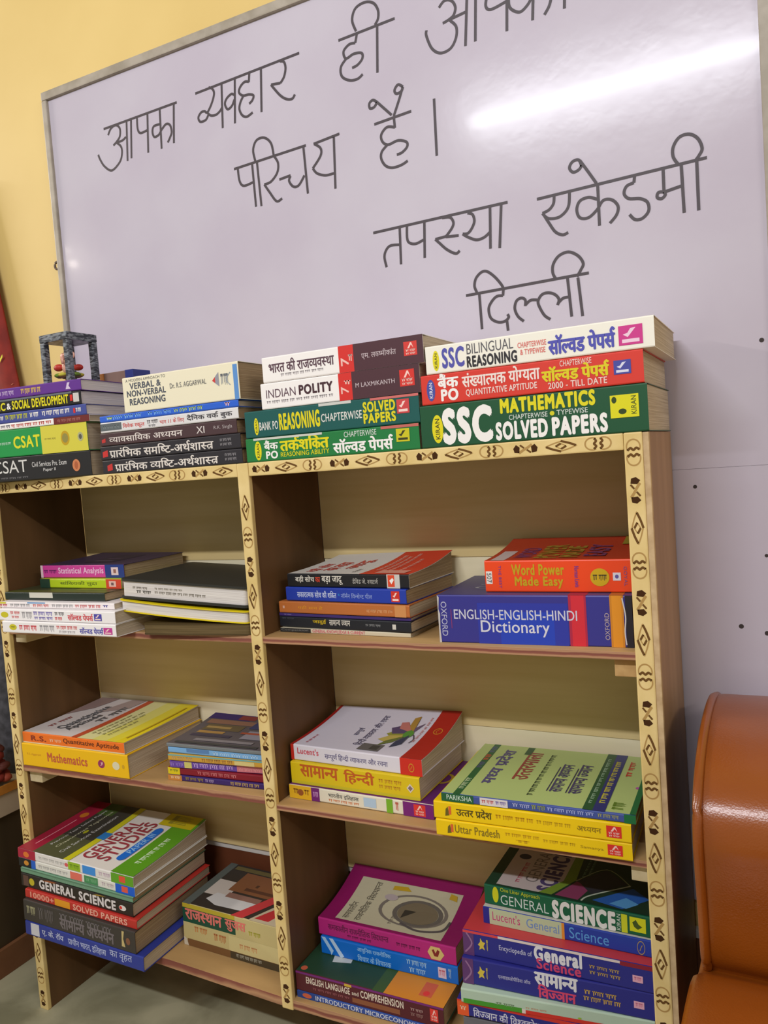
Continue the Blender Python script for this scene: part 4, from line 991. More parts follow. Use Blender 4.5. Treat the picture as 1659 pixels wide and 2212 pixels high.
book('b16', 'white and maroon book with Hindi title and red band, topmost in the middle pile', (244, 239, 236), .18, group=P3, page=PAGE, S=[
    ('r', .50, 0, .592, 1, (214, 48, 42)), ('r', .592, 0, 1, 1, (78, 46, 54)), ('t', 'भारत की राजव्यवस्था', .045, .36, .47, .84, (92, 66, 78), .03), ('w', .12, .18, .40, .29, (176, 168, 170), 7),
    ('t', '7', .515, .25, .56, .55, (240, 190, 180), .02, 1), ('w', .56, .35, .585, .65, (240, 190, 180), 1), ('t', 'एम. लक्ष्मीकांत', .64, .38, .845, .68, (206, 190, 194), .0)] + logo2(.89, .30, .965, .80, (214, 60, 52)))

P4 = 'books on the shelf top, right pile'
book('b17', 'thick dark green book with big white SSC letters, bottom of the right top pile', (26, 82, 50), .178, group=P4, page=PAGE, S=kir(.082, .43, .027, .33) + [
    ('t', 'SSC', .115, .10, .335, .84, W_, .07), ('t', 'MATHEMATICS', .385, .66, .79, .96, (226, 214, 24), .06), ('t', 'CHAPTERWISE', .42, .49, .59, .60, (206, 214, 206), .01), ('t', 'TYPEWISE', .63, .50, .76, .61, (206, 214, 206), .01), ('e', .61, .55, .010, .05, (214, 206, 30)),
    ('t', 'SOLVED', .36, .07, .585, .44, W_, .06), ('t', 'PAPERS', .61, .07, .835, .44, W_, .06), ('r', .852, .32, .965, .80, (222, 216, 24)), ('e', .868, .70, .010, .07, (50, 70, 24)), ('e', .90, .45, .016, .06, (50, 70, 24)), ('t', 'KIRAN', .935, .38, .955, .76, (80, 90, 24), .02, 1)])
book('b18', 'red book with white and yellow Hindi lettering, middle of the right top pile', (216, 58, 44), .178, group=P4, S=kir(.048, .48, .021, .36, (70, 78, 160), (226, 226, 236)) + [
    ('t', 'बैंक', .085, .52, .185, .98, W_, .04), ('t', 'PO', .10, .10, .18, .46, W_, .05), ('t', 'संख्यात्मक योग्यता', .205, .46, .565, .95, (240, 222, 214), .03), ('t', 'QUANTITATIVE APTITUDE', .22, .14, .55, .38, (240, 214, 206), .02), ('t', 'CHAPTERWISE', .655, .76, .79, .94, (240, 206, 196), .01),
    ('t', 'सॉल्वड पेपर्स', .575, .34, .86, .80, (222, 204, 24), .05), ('t', '2000 - TILL DATE', .60, .10, .85, .30, (236, 206, 196), .02)] + logo(.88, .32, .95, .74, (70, 74, 160), (220, 220, 236)))
book('b19', 'white book with blue SSC letters and magenta mark, topmost in the right top pile', (242, 238, 224), .175, group=P4, S=kir(.05, .46, .016, .36) + [
    ('t', 'SSC', .082, .18, .185, .84, (84, 84, 170), .04), ('t', 'BILINGUAL', .20, .54, .415, .90, (92, 90, 94), .0), ('t', 'REASONING', .20, .10, .428, .46, (44, 42, 46), .05), ('t', 'CHAPTERWISE', .435, .52, .56, .70, (222, 112, 104), .02), ('t', '& TYPEWISE', .445, .28, .555, .46, (222, 112, 104), .02),
    ('t', 'सॉल्वड पेपर्स', .57, .16, .845, .80, (80, 80, 176), .05)] + logo(.86, .16, .955, .78, (206, 54, 138), (240, 206, 224)))

P5 = 'books on the upper left shelf'
book('a1_white', 'white book with red lettering and magenta square, lowest on the upper left shelf', (242, 238, 238), .17, group=P5, S=[('e', .10, .5, .035, .26, (206, 196, 40)), ('w', .08, .45, .12, .55, (90, 90, 50), 1), ('w', .16, .25, .32, .7, (222, 70, 80), 3), ('w', .35, .2, .48, .75, (176, 172, 176), 3), ('w', .50, .45, .68, .75, (222, 110, 112), 4), ('w', .52, .15, .66, .36, (190, 184, 188), 4), ('t', 'सॉल्वड पेपर्स', .70, .18, .895, .72, (80, 76, 170), .03)] + logo(.90, .2, .97, .72, (196, 60, 150)))
book('a1_white2', 'white book with violet and red spine lettering, second from bottom on the upper left shelf', (242, 238, 238), .17, group=P5, S=[('e', .06, .5, .035, .26, (206, 196, 40)), ('w', .115, .55, .20, .8, (222, 96, 100), 2), ('w', .125, .2, .19, .42, (222, 96, 100), 2), ('w', .22, .2, .31, .8, (176, 172, 176), 2), ('w', .325, .5, .49, .85, (140, 130, 200), 3), ('w', .33, .15, .49, .4, (140, 130, 200), 3), ('w', .51, .55, .59, .85, GR, 2), ('w', .51, .15, .57, .42, (222, 96, 100), 2), ('t', 'सॉल्वड पेपर्स', .62, .2, .825, .78, (216, 76, 86), .03)] + logo(.835, .22, .895, .78, (80, 74, 170)))
book('a1_thin', 'thin white book with pale pink lettering and yellow corner, middle of the upper left pile', (238, 230, 230), .17, group=P5, S=[('r', .0, .7, .06, 1.0, (214, 206, 60)), ('r', .26, .8, .42, 1.0, (96, 150, 206)), ('w', .0, .2, .07, .65, (206, 90, 96), 2), ('w', .10, .2, .28, .7, (170, 168, 170), 4), ('w', .31, .2, .45, .68, (214, 110, 110), 3), ('w', .48, .2, .66, .7, (170, 168, 170), 4), ('w', .68, .2, .89, .7, (210, 104, 108), 4), ('w', .91, .3, .95, .7, (90, 86, 160), 1)])
book('a1_dkgreen', 'dark green book with a white strip on its spine under the lime book', (30, 44, 36), .165, cover=(64, 66, 40), group=P5, page=PAGE_OLD, S=[('r', .26, .3, .50, .98, (206, 204, 190))], T=[('r', .0, .0, .12, 1, (80, 84, 34)), ('r', .15, .1, .5, .4, (110, 96, 44)), ('r', .2, .18, .45, .30, (90, 60, 50))])
book('a1_lime', 'lime green book with red end under the magenta book, upper left shelf', (184, 208, 26), .135, group=P5, S=[('r', 0, 0, .13, 1, (28, 58, 44)), ('t', 'सांख्यिकी मुद्रा', .26, .25, .72, .78, (96, 112, 24), .01), ('r', .825, 0, 1, 1, (214, 70, 44)), ('r', .86, .2, .94, .8, (232, 190, 176)), ('r', .885, .35, .915, .65, (120, 90, 90))])
book('a1_stat', 'magenta book with a blue end and dark violet cover, topmost on the upper left shelf', (206, 64, 152), .135, cover=(64, 50, 74), group=P5, page=PAGE_OLD, lift=(.004, .002), S=[('r', .785, 0, 1, 1, (34, 56, 128)), ('w', .04, .35, .20, .62, (120, 40, 110), 2), ('t', 'Statistical Analysis', .225, .2, .765, .8, (238, 190, 222), .03), ('r', .855, .2, .935, .8, (222, 196, 200)), ('r', .88, .35, .91, .65, (150, 100, 90)), ('r', 0, 0, .03, 1, (222, 190, 200))], T=[('r', .0, .0, .05, 1, (86, 66, 100)), ('r', .2, .3, .8, .62, (54, 44, 62)), ('r', .3, .36, .36, .58, (96, 78, 100)), ('r', .5, .4, .54, .56, (96, 78, 100))])
notebook('a2_brown', 'brown kraft covered notebook lying flat under the yellow register', (84, 68, 40), .165, 'registers on the upper left shelf', over=.001, page=page_mat('pages_dark', (92, 76, 48), (116, 98, 66)))
notebook('a2_yellow', 'yellow covered register with its page edges showing under the black register', (226, 202, 18), .172, 'registers on the upper left shelf', sag=.0022)
notebook('a2_black', 'thick black covered register with marked page edges, on the yellow register', (44, 44, 40), .176, 'registers on the upper left shelf', thick=.0036, over=.003, rough=.5, F=[('w', .10, .50, .22, .62, (120, 112, 100), 3), ('w', .13, .30, .25, .45, (90, 86, 80), 2), ('w', .28, .54, .50, .64, (140, 132, 118), 6), ('w', .28, .32, .68, .46, (132, 124, 112), 9)])

P6 = 'books on the upper right shelf, left pile'
book('a3_white', 'thin pale book with pink lettering, bottom of the left pile on the upper right shelf', (206, 196, 170), .14, group=P6, S=[('r', 0, .1, .25, 1, (40, 40, 40)), ('t', 'Competition', .01, .3, .23, .85, (120, 120, 118), .0), ('t', 'GENERAL KNOWLEDGE & CURRENT', .265, .25, .67, .95, (206, 92, 110), .02)])
book('a3_black', 'black book with a yellow word on its spine, low in the upper right shelf pile', (30, 33, 40), .138, group=P6, S=[('w', .02, .75, .12, .9, (70, 74, 84), 2), ('t', 'जादुई', .27, .38, .375, .86, (206, 176, 24), .02), ('t', 'सामान्य ज्ञान', .40, .35, .56, .84, (214, 210, 200), .02), ('w', .675, .4, .785, .62, (130, 132, 134), 3), ('r', .87, .25, .895, .7, (206, 204, 196))])
book('a3_purple', 'very thin deep purple book between a black and an orange book', (62, 44, 112), .138, group=P6, S=[('w', .04, .3, .10, .7, (130, 120, 170), 2)])
book('a3_orange', 'brown orange book with a paler square, in the upper right shelf pile', (186, 108, 52), .138, group=P6, S=[('t', 'यही सच है', .155, .35, .355, .68, (222, 150, 40), .0), ('w', .69, .28, .88, .55, (222, 160, 110), 5), ('r', .895, .02, .975, .98, (206, 142, 84)), ('r', .03, .4, .045, .62, (214, 170, 150))])
book('a3_blue', 'royal blue book with white lettering under the black spined book, upper right shelf', (34, 60, 166), .138, group=P6, page=PAGE_OLD, S=[('t', 'सकारात्मक सोच की शक्ति', .10, .28, .44, .78, (196, 206, 236), .02), ('w', .455, .4, .468, .6, (60, 150, 220), 1), ('t', 'नॉर्मन विन्सेन्ट पील', .48, .3, .735, .68, (150, 168, 222), .0)] + logo(.885, .14, .95, .88, (206, 52, 40)))
book('a3_top', 'black spined book with white and red cover, top of the upper right shelf pile', (28, 28, 32), .138, cover=(222, 216, 206), group=P6, page=PAGE_OLD, lift=(.008, .014), S=[('t', 'बड़ी सोच', .07, .30, .235, .86, (222, 216, 204), .02), ('t', 'का', .245, .38, .285, .74, (222, 70, 44), .02), ('t', 'बड़ा जादू', .30, .20, .475, .84, (222, 216, 204), .02), ('t', 'डेविड जे. श्वार्ट्ज', .555, .3, .76, .72, (190, 186, 178), .0), ('r', .83, .0, .93, 1, (206, 200, 194)), ('r', .838, .1, .89, .95, (222, 76, 44)), ('p', [(.85, .55), (.875, .75), (.885, .6), (.865, .3)], W_)],
     T=[('r', 0, 0, 1, .39, (212, 62, 38)), ('t', 'बड़ी सोच', .12, .80, .55, .92, (206, 84, 74), .03), ('t', 'का बड़ा', .2, .66, .62, .78, (206, 84, 74), .03), ('t', 'जादू', .3, .52, .72, .63, (206, 84, 74), .03), ('w', .1, .46, .28, .49, (110, 104, 98), 3), ('w', .2, .30, .85, .335, (240, 170, 150), 8), ('w', .2, .25, .8, .28, (240, 170, 150), 7), ('w', .2, .20, .9, .23, (240, 170, 150), 8), ('w', .2, .12, .7, .15, (240, 170, 150), 6), ('r', .04, .05, .20, .28, (222, 150, 130))])
P7 = 'books on the upper right shelf, right pile'
DB = (56, 54, 140)
book('a4_dict', 'thick violet blue dictionary with red and orange stripes, lying on the upper right shelf', DB, .152, cover=(70, 66, 112), group=P7, name='dictionary', page=PAGE_OLD, S=[
    ('r', .22, .0, .69, .84, (48, 58, 164)), ('r', .34, .0, .62, .66, (40, 68, 186)), ('r', .695, 0, .782, 1, (176, 40, 70)), ('r', .708, 0, .772, 1, (212, 46, 60)), ('r', .895, 0, .96, 1, (206, 132, 40)), ('r', .905, 0, .95, 1, (228, 148, 40)), ('r', .968, 0, 1, 1, (40, 36, 44)),
    ('t', 'OXFORD', .018, .14, .050, .86, (190, 190, 214), .0, -1), ('l', [(.074, .3), (.074, .7)], .0008, (150, 60, 110)), ('t', 'ENGLISH-ENGLISH-HINDI', .09, .50, .735, .70, (206, 206, 222), .01), ('t', 'Dictionary', .235, .16, .595, .48, (214, 214, 226), .01), ('t', 'OXFORD', .868, .14, .890, .66, (190, 170, 170), .0, 1),
    ('p', [(0, 0), (.012, 0), (.008, .3), (.012, .6), (.004, .7), (.010, .95), (0, 1)], (196, 190, 188)), ('l', [(.967, .05), (.962, .3), (.968, .6), (.955, .95)], .0014, (206, 204, 206))],
     T=[('r', 0, .216, 1, .307, (150, 40, 66)), ('r', 0, .04, 1, .105, (180, 110, 44)), ('t', 'Oxford', .30, .72, .72, .86, (150, 150, 160), .0), ('w', .55, .66, .9, .70, (120, 118, 132), 4)])
book('a4_word', 'thick orange red pocket book with gold title, on top of the violet blue dictionary', (240, 74, 28), .132, cover=(178, 52, 26), group=P7, page=PAGE_OLD, lift=(.012, .012), S=[
    ('r', .008, .26, .052, .66, (232, 226, 220)), ('t', '507', .014, .30, .046, .60, (90, 90, 90), .02, -1), ('t', 'THE BEST', .10, .12, .118, .84, (130, 60, 130), .02, -1), ('t', 'Word Power', .195, .54, .555, .86, (196, 160, 26), .04), ('t', 'Made Easy', .215, .12, .545, .48, (196, 160, 26), .04),
    ('t', 'Norman Lewis', .625, .16, .655, .80, (130, 60, 140), .02, -1), ('e', .79, .46, .062, .27, (206, 168, 26)), ('w', .745, .36, .835, .54, (90, 80, 40), 2), ('r', .875, .36, .925, .6, (222, 216, 226)), ('e', .90, .48, .012, .06, (100, 90, 160)), ('t', 'GOYAL', .945, .2, .965, .78, (150, 80, 120), .02, -1)],
     T=[('r', 0, .86, .5, .96, (196, 176, 170)), ('t', 'WORD', .15, .70, .62, .82, (120, 54, 96), .04), ('t', 'POWER', .12, .52, .72, .67, (160, 124, 40), .05), ('t', 'MADE', .14, .38, .66, .5, (160, 124, 40), .05), ('t', 'EASY', .2, .2, .7, .34, (120, 54, 96), .04), ('r', .7, .02, 1, .14, (150, 130, 40))])

P8 = 'books on the middle left shelf'
book('b1_yellow', 'thick yellow book with brown title under the orange spined book, middle left shelf', (240, 188, 14), .178, group=P8, page=PAGE, S=[('t', 'R.S. Aggarwal', .045, .48, .185, .60, (206, 140, 40), .0), ('t', 'Mathematics', .25, .32, .63, .70, (196, 92, 60), .03), ('e', .76, .5, .030, .17, (150, 50, 96)), ('p', [(.745, .42), (.765, .5), (.755, .56), (.775, .58), (.768, .46)], (236, 200, 200)), ('e', .892, .5, .032, .17, (222, 214, 180)), ('e', .955, .5, .010, .09, (206, 160, 40))])
book('b1_orange', 'orange spined book with white and yellow cover, on the thick yellow book', (238, 116, 34), .18, cover=(214, 206, 204), group=P8, page=PAGE, lift=(.006, .006), S=[('r', 0, .0, 1, .10, (226, 210, 170)), ('t', 'R.S.', .09, .28, .24, .74, (140, 50, 30), .04), ('w', .28, .32, .40, .6, (246, 190, 150), 2), ('t', 'Quantitative Aptitude', .42, .26, .95, .80, (96, 44, 24), .02)],
     T=[('r', 0, .0, 1, .44, (226, 222, 160)), ('r', 0, .0, 1, .30, (226, 220, 118)), ('r', 0, 0, 1, .17, (232, 218, 62)), ('r', 0, 0, 1, .08, (236, 214, 34)), ('r', 0, .44, 1, .50, (196, 84, 50)), ('p', [(.5, 1), (1, 1), (1, .80), (.72, .86)], (150, 126, 122)), ('p', [(.6, .76), (1, .66), (1, .52), (.78, .54)], (170, 152, 148)), ('w', .18, .86, .46, .90, (150, 80, 76), 2),
        ('t', 'Quantitative', .16, .70, .78, .80, (92, 92, 96), .03), ('t', 'Aptitude', .14, .62, .56, .70, (92, 92, 96), .03), ('w', .4, .54, .8, .60, (110, 108, 110), 2), ('w', .12, .38, .62, .40, (132, 130, 90), 6), ('w', .12, .33, .72, .35, (132, 130, 90), 7), ('w', .12, .28, .66, .30, (132, 130, 90), 7), ('w', .12, .23, .5, .25, (132, 130, 90), 5), ('r', .1, .045, .9, .06, (190, 160, 40))])
P9 = 'thin booklets on the middle left shelf'
B9 = dict(group=P9, page=PAGE_OLD, name='booklet', cat='booklet')
book('b2_navy', 'navy booklet with a pale orange end, bottom of the thin pile, middle left shelf', (56, 36, 106), .135, S=[('r', 0, 0, .15, 1, (196, 130, 60)), ('w', .03, .3, .13, .8, (236, 206, 170), 2), ('w', .19, .25, .38, .8, (150, 130, 60), 3), ('w', .40, .25, .49, .8, (170, 150, 190), 2), ('w', .66, .2, .95, .8, (190, 160, 100), 5)], **B9)
book('b2_maroon', 'maroon booklet with a yellow end, thin pile on the middle left shelf', (132, 22, 40), .13, S=[('r', 0, 0, .13, 1, (222, 200, 24)), ('w', .02, .35, .11, .7, (120, 130, 40), 2), ('w', .32, .25, .72, .75, (196, 110, 116), 6)], **B9)
book('b2_purple', 'violet booklet with white and pink lettering, thin pile on the middle left shelf', (104, 70, 160), .13, S=[('w', .0, .25, .15, .75, (150, 120, 200), 2), ('r', .16, .1, .24, .9, (206, 196, 110)), ('w', .26, .2, .68, .82, (190, 160, 220), 5), ('r', .72, .1, .98, .9, (206, 120, 130)), ('w', .74, .2, .96, .6, (226, 150, 150), 3)], **B9)
book('b2_yel', 'mustard booklet with a teal line, thin pile on the middle left shelf', (206, 158, 60), .13, S=[('r', 0, .78, 1, 1, (110, 170, 170)), ('w', .04, .15, .26, .66, (196, 160, 110), 3), ('w', .36, .15, .68, .66, (170, 120, 60), 5), ('r', .7, .1, .9, .7, (214, 196, 130))], **B9)
book('b2_blue', 'light blue booklet, second from top in the thin pile, middle left shelf', (122, 174, 222), .13, S=[('r', .2, .3, .44, .9, (90, 130, 180)), ('w', .48, .2, .94, .7, (176, 206, 236), 5)], **B9)
book('b2_dark', 'grey magazine with a dark crowded picture cover on a pile of booklets', (120, 124, 126), .125, cover=(96, 90, 94), group=P9, page=PAGE_WHITE, name='magazine', cat='magazine', lift=(.008, .003), T=[
    ('r', .84, .55, 1, 1, (62, 46, 110)), ('r', .86, .5, .98, .68, (140, 60, 60)), ('r', .70, .40, .82, .95, (150, 110, 90)), ('r', .5, .5, .68, .9, (110, 96, 70)), ('r', .56, .62, .62, .88, (176, 146, 90)), ('r', .40, .62, .47, .9, (180, 140, 80)), ('r', .30, .50, .37, .92, (70, 66, 84)),
    ('r', .62, .2, .9, .45, (66, 70, 110)), ('r', .3, .1, .55, .4, (150, 146, 156)), ('r', .45, .2, .5, .46, (176, 84, 60)), ('r', .15, .2, .22, .8, (140, 134, 138)), ('r', .04, .1, .10, .94, (70, 72, 74)), ('r', .7, .05, .76, .3, (176, 170, 176))])

P10 = 'books on the middle right shelf, left pile'
PU = (106, 34, 116)
book('b3_purple', 'purple covered book with many coloured spine, bottom of a middle right shelf pile', (226, 220, 200), .155, cover=PU, group=P10, S=[
    ('r', 0, 0, .165, 1, (226, 178, 36)), ('w', .03, .3, .07, .75, (160, 110, 30), 1), ('e', .085, .5, .022, .25, (150, 84, 40)), ('w', .11, .3, .15, .75, (170, 120, 30), 1), ('r', .165, 0, .225, 1, (112, 34, 116)), ('w', .178, .3, .215, .7, (206, 150, 206), 2), ('t', 'भारतीय इतिहास', .29, .42, .505, .84, (90, 90, 84), .01), ('w', .29, .16, .505, .34, (222, 140, 96), 5),
    ('r', .54, .18, .625, .84, (176, 200, 222)), ('r', .695, 0, .737, 1, (120, 176, 44)), ('w', .755, .15, .775, .85, (206, 110, 90), 1), ('r', .805, 0, 1, 1, (118, 32, 118))] + logo2(.875, .1, .95, .9, (222, 56, 50)), T=[('e', .55, .10, .12, .07, (186, 150, 40)), ('e', .55, .10, .09, .05, (106, 34, 116))])
book('b3_yellow', 'yellow book with orange brown Hindi title, under the petal picture book', (222, 192, 24), .155, group=P10, page=PAGE, S=[('r', 0, 0, 1, .14, (206, 190, 40)), ('t', 'सामान्य', .08, .38, .385, .92, (196, 92, 34), .03), ('t', 'हिन्दी', .435, .32, .665, .96, (196, 92, 34), .03), ('w', .70, .56, .87, .74, (206, 150, 40), 3), ('w', .70, .32, .86, .48, (206, 150, 40), 3), ('p', [(.905, .5), (.932, .70), (.96, .5), (.932, .30)], (222, 206, 190)), ('p', [(.915, .5), (.932, .62), (.95, .5), (.932, .38)], (130, 110, 110))])
book('b3_lucent', 'white book with red ends and a petal picture on the middle right shelf', (222, 216, 226), .15, cover=(216, 210, 222), group=P10, page=PAGE, lift=(.013, .021), S=[('r', 0, 0, .025, 1, (196, 44, 34)), ('r', .845, 0, 1, 1, (206, 44, 32)), ('t', "Lucent's", .055, .44, .225, .82, (206, 84, 100), .03), ('t', 'सम्पूर्ण हिन्दी व्याकरण और रचना', .275, .22, .755, .72, (104, 98, 136), .01), ('e', .925, .46, .020, .26, (206, 140, 40), .78), ('l', [(.918, .36), (.925, .46), (.932, .56)], .0008, (206, 140, 40))],
     T=[('r', 0, .975, 1, 1, (176, 34, 32)), ('r', 0, 0, 1, .15, (176, 36, 28)), ('e', .62, .075, .06, .032, (206, 140, 40), .82), ('l', [(.58, .075), (.62, .085), (.66, .07)], .0008, (206, 140, 40)), ('w', .08, .89, .30, .91, (196, 110, 120), 4),
        ('t', 'सम्पूर्ण', .38, .60, .55, .66, (96, 92, 120), .01), ('t', 'हिन्दी व्याकरण और रचना', .16, .50, .84, .57, (96, 92, 120), .01), ('r', .06, .34, .22, .50, (104, 100, 98)), ('r', .09, .36, .19, .42, (70, 70, 66)),
        ('p', [(.50, .25), (.38, .36), (.20, .40), (.30, .32)], (110, 120, 60)), ('p', [(.50, .25), (.48, .36), (.34, .44), (.30, .38)], (196, 176, 90)), ('p', [(.50, .25), (.56, .36), (.48, .42), (.42, .38)], (150, 150, 60)), ('p', [(.52, .25), (.66, .36), (.60, .42), (.48, .38)], (90, 74, 110)), ('p', [(.54, .25), (.74, .33), (.72, .38), (.6, .36)], (196, 120, 110)), ('p', [(.54, .24), (.86, .27), (.82, .31), (.64, .30)], (176, 136, 60)), ('p', [(.52, .24), (.74, .20), (.66, .24), (.58, .27)], (110, 90, 120)), ('p', [(.50, .24), (.28, .24), (.18, .30), (.32, .30)], (60, 66, 90)), ('e', .50, .26, .08, .035, (90, 150, 60)), ('l', [(.50, .22), (.40, .19), (.32, .20)], .0016, (70, 66, 80)), ('w', .35, .17, .85, .185, (206, 140, 140), 6)])
P11 = 'books on the middle right shelf, right pile'
YB_ = (244, 204, 8)
icon = [('p', [(.062, .2), (.085, .25), (.078, .75), (.066, .6)], (110, 96, 30)), ('r', .082, .3, .096, .78, (222, 100, 50))]
book('b4_yellow1', 'yellow book with English title, lower of two on the middle right shelf', YB_, .176, group=P11, page=PAGE_WHITE, S=icon + [('t', 'Uttar Pradesh', .105, .30, .345, .78, (140, 116, 30), .02), ('w', .375, .50, .55, .70, (206, 160, 20), 4), ('w', .43, .18, .50, .36, (206, 160, 20), 1), ('w', .57, .42, .73, .60, (206, 166, 20), 4), ('t', 'Samanya', .755, .36, .865, .56, (160, 130, 20), .0)] + logo2(.885, .22, .955, .82, (222, 50, 40)))
book('b4_yellow2', 'yellow book with black Hindi title, upper of two on the middle right shelf', YB_, .176, group=P11, page=PAGE_WHITE, S=icon + [('t', 'उत्तर प्रदेश', .125, .28, .315, .82, (90, 76, 24), .03), ('w', .335, .40, .53, .64, (206, 154, 20), 4), ('w', .545, .40, .715, .62, (206, 166, 20), 4), ('t', 'अध्ययन', .745, .34, .86, .60, (140, 112, 20), .01)] + logo2(.885, .2, .955, .82, (222, 50, 40)))
NV_ = (44, 48, 112)
book('b4_green', 'thin book with pale green cover, on two yellow books', (66, 84, 156), .176, cover=(178, 196, 122), group=P11, page=PAGE_OLD, S=[('r', 0, 0, .18, 1, (36, 96, 56)), ('t', 'PARIKSHA', .03, .25, .17, .85, (206, 222, 206), .01), ('r', .215, .05, .365, .95, (222, 214, 214)), ('w', .225, .3, .29, .7, (206, 90, 90), 2), ('w', .30, .3, .355, .7, (110, 90, 170), 2), ('w', .39, .3, .48, .75, (170, 176, 220), 2), ('w', .49, .25, .56, .8, (150, 160, 90), 2), ('w', .57, .3, .80, .75, (160, 170, 222), 5), ('w', .82, .3, .92, .75, (160, 160, 110), 3), ('r', .945, 0, 1, 1, (26, 110, 60))],
     T=[('r', 0, .895, 1, .935, (40, 96, 54)), ('w', .1, .90, .3, .93, (190, 206, 160), 3), ('w', .5, .90, .62, .93, (90, 84, 130), 2), ('w', .66, .90, .78, .93, (214, 90, 60), 2), ('w', .82, .90, .95, .93, (96, 100, 140), 2), ('t', 'मध्य प्रदेश', .24, .77, .90, .86, (84, 78, 120), .04), ('t', 'उत्तरमाला', .36, .61, .90, .69, (150, 66, 60), .03), ('r', .84, .68, .99, .72, (40, 84, 48)), ('w', .12, .53, .88, .56, (70, 84, 56), 12),
        ('t', 'सामान्य अध्ययन', .22, .40, .72, .46, (70, 62, 100), .03), ('r', .22, .47, .66, .476, (50, 46, 80)), ('t', 'सामान्य ज्ञान', .22, .30, .74, .36, (70, 62, 100), .03), ('r', .22, .37, .66, .376, (50, 46, 80)), ('r', 0, .205, 1, .255, (38, 84, 50)), ('r', 0, .145, 1, .205, NV_), ('w', .1, .22, .9, .24, (150, 180, 150), 9), ('w', .12, .16, .86, .19, (206, 196, 60), 8), ('w', .60, .085, .88, .115, (206, 76, 60), 2), ('w', .05, .06, .16, .12, (110, 140, 50), 2), ('e', .42, .03, .02, .014, (176, 80, 160)), ('r', 0, 0, 1, .028, (30, 104, 58))])

P12 = 'books on the bottom left shelf, leaning out pile'
book('c1_blue', 'blue book with white lettering, bottom of the tall pile on the bottom left shelf', (44, 58, 146), .18, group=P12, page=PAGE, S=[('r', .05, .1, .125, .95, (206, 206, 214)), ('t', 'ए. के. रॉय', .15, .25, .34, .82, (190, 196, 222), .02), ('t', 'प्राचीन भारत, इतिहास', .38, .22, .70, .82, (176, 184, 220), .02), ('t', 'का वृहत', .73, .25, .91, .82, (176, 184, 220), .01)])
book('c1_grey', 'thick charcoal book with dull grey lettering, tall pile on the bottom left shelf', (58, 53, 50), .18, group=P12, page=PAGE_OLD, S=[('w', .03, .35, .11, .75, (170, 166, 130), 2), ('w', .14, .22, .28, .82, (92, 86, 86), 2), ('w', .34, .55, .80, .86, (104, 98, 100), 4), ('t', 'सामान्य अध्ययन', .34, .15, .82, .62, (112, 104, 108), .04), ('p', [(.885, .2), (.915, .2), (.90, .55), (.91, .9), (.89, .9)], (196, 176, 120)), ('e', .94, .5, .018, .16, (130, 84, 60))])
book('c1_red', 'red book with pale capital lettering, under the black book in the tall bottom left pile', (186, 48, 40), .18, group=P12, page=PAGE, S=[('t', '10000+', .05, .2, .27, .84, (226, 150, 130), .04), ('r', .28, .1, .42, .9, (222, 150, 30)), ('t', 'SOLVED', .45, .2, .67, .86, (232, 170, 150), .03), ('t', 'PAPERS', .70, .2, .92, .86, (232, 170, 150), .03)])
book('c1_gs', 'black book with white capital title, middle of the tall bottom left pile', (38, 32, 28), .178, group=P12, page=PAGE, S=[('e', .10, .5, .025, .28, (190, 176, 40)), ('r', .02, .1, .07, .9, (92, 66, 58)), ('t', 'GENERAL', .175, .22, .50, .86, (214, 208, 208), .05), ('t', 'SCIENCE', .54, .2, .855, .84, (214, 208, 208), .05), ('p', [(.2, .85), (.26, .98), (.34, .98), (.3, .85)], (150, 80, 40)), ('p', [(.66, .86), (.70, .98), (.78, .98)], (190, 150, 40)), ('e', .915, .5, .030, .2, (222, 214, 210)), ('e', .90, .5, .012, .12, RD)])
book('c1_teal', 'thin sea green book, third from top in the tall bottom left pile', (108, 150, 122), .178, group=P12, page=PAGE_OLD, S=[('r', 0, .75, 1, 1, (86, 124, 98)), ('w', .3, .2, .6, .6, (130, 166, 140), 5)])
book('c1_gs2', 'white book with coral and blue spine blocks, in the tall bottom left pile', (222, 220, 212), .178, group=P12, page=PAGE, S=[('r', 0, 0, .115, 1, (30, 30, 34)), ('e', .07, .5, .022, .3, (206, 140, 50)), ('r', .115, 0, .155, 1, (36, 96, 200)), ('w', .18, .3, .44, .66, (190, 188, 186), 5), ('r', .465, .1, .565, .95, (224, 112, 96)), ('r', .585, .1, .70, .95, (70, 140, 90)), ('w', .60, .3, .69, .7, (120, 176, 130), 2), ('w', .73, .3, .83, .7, (206, 190, 196), 2), ('r', .845, 0, 1, 1, (24, 92, 206)), ('r', .895, .2, .945, .85, (222, 90, 70))])
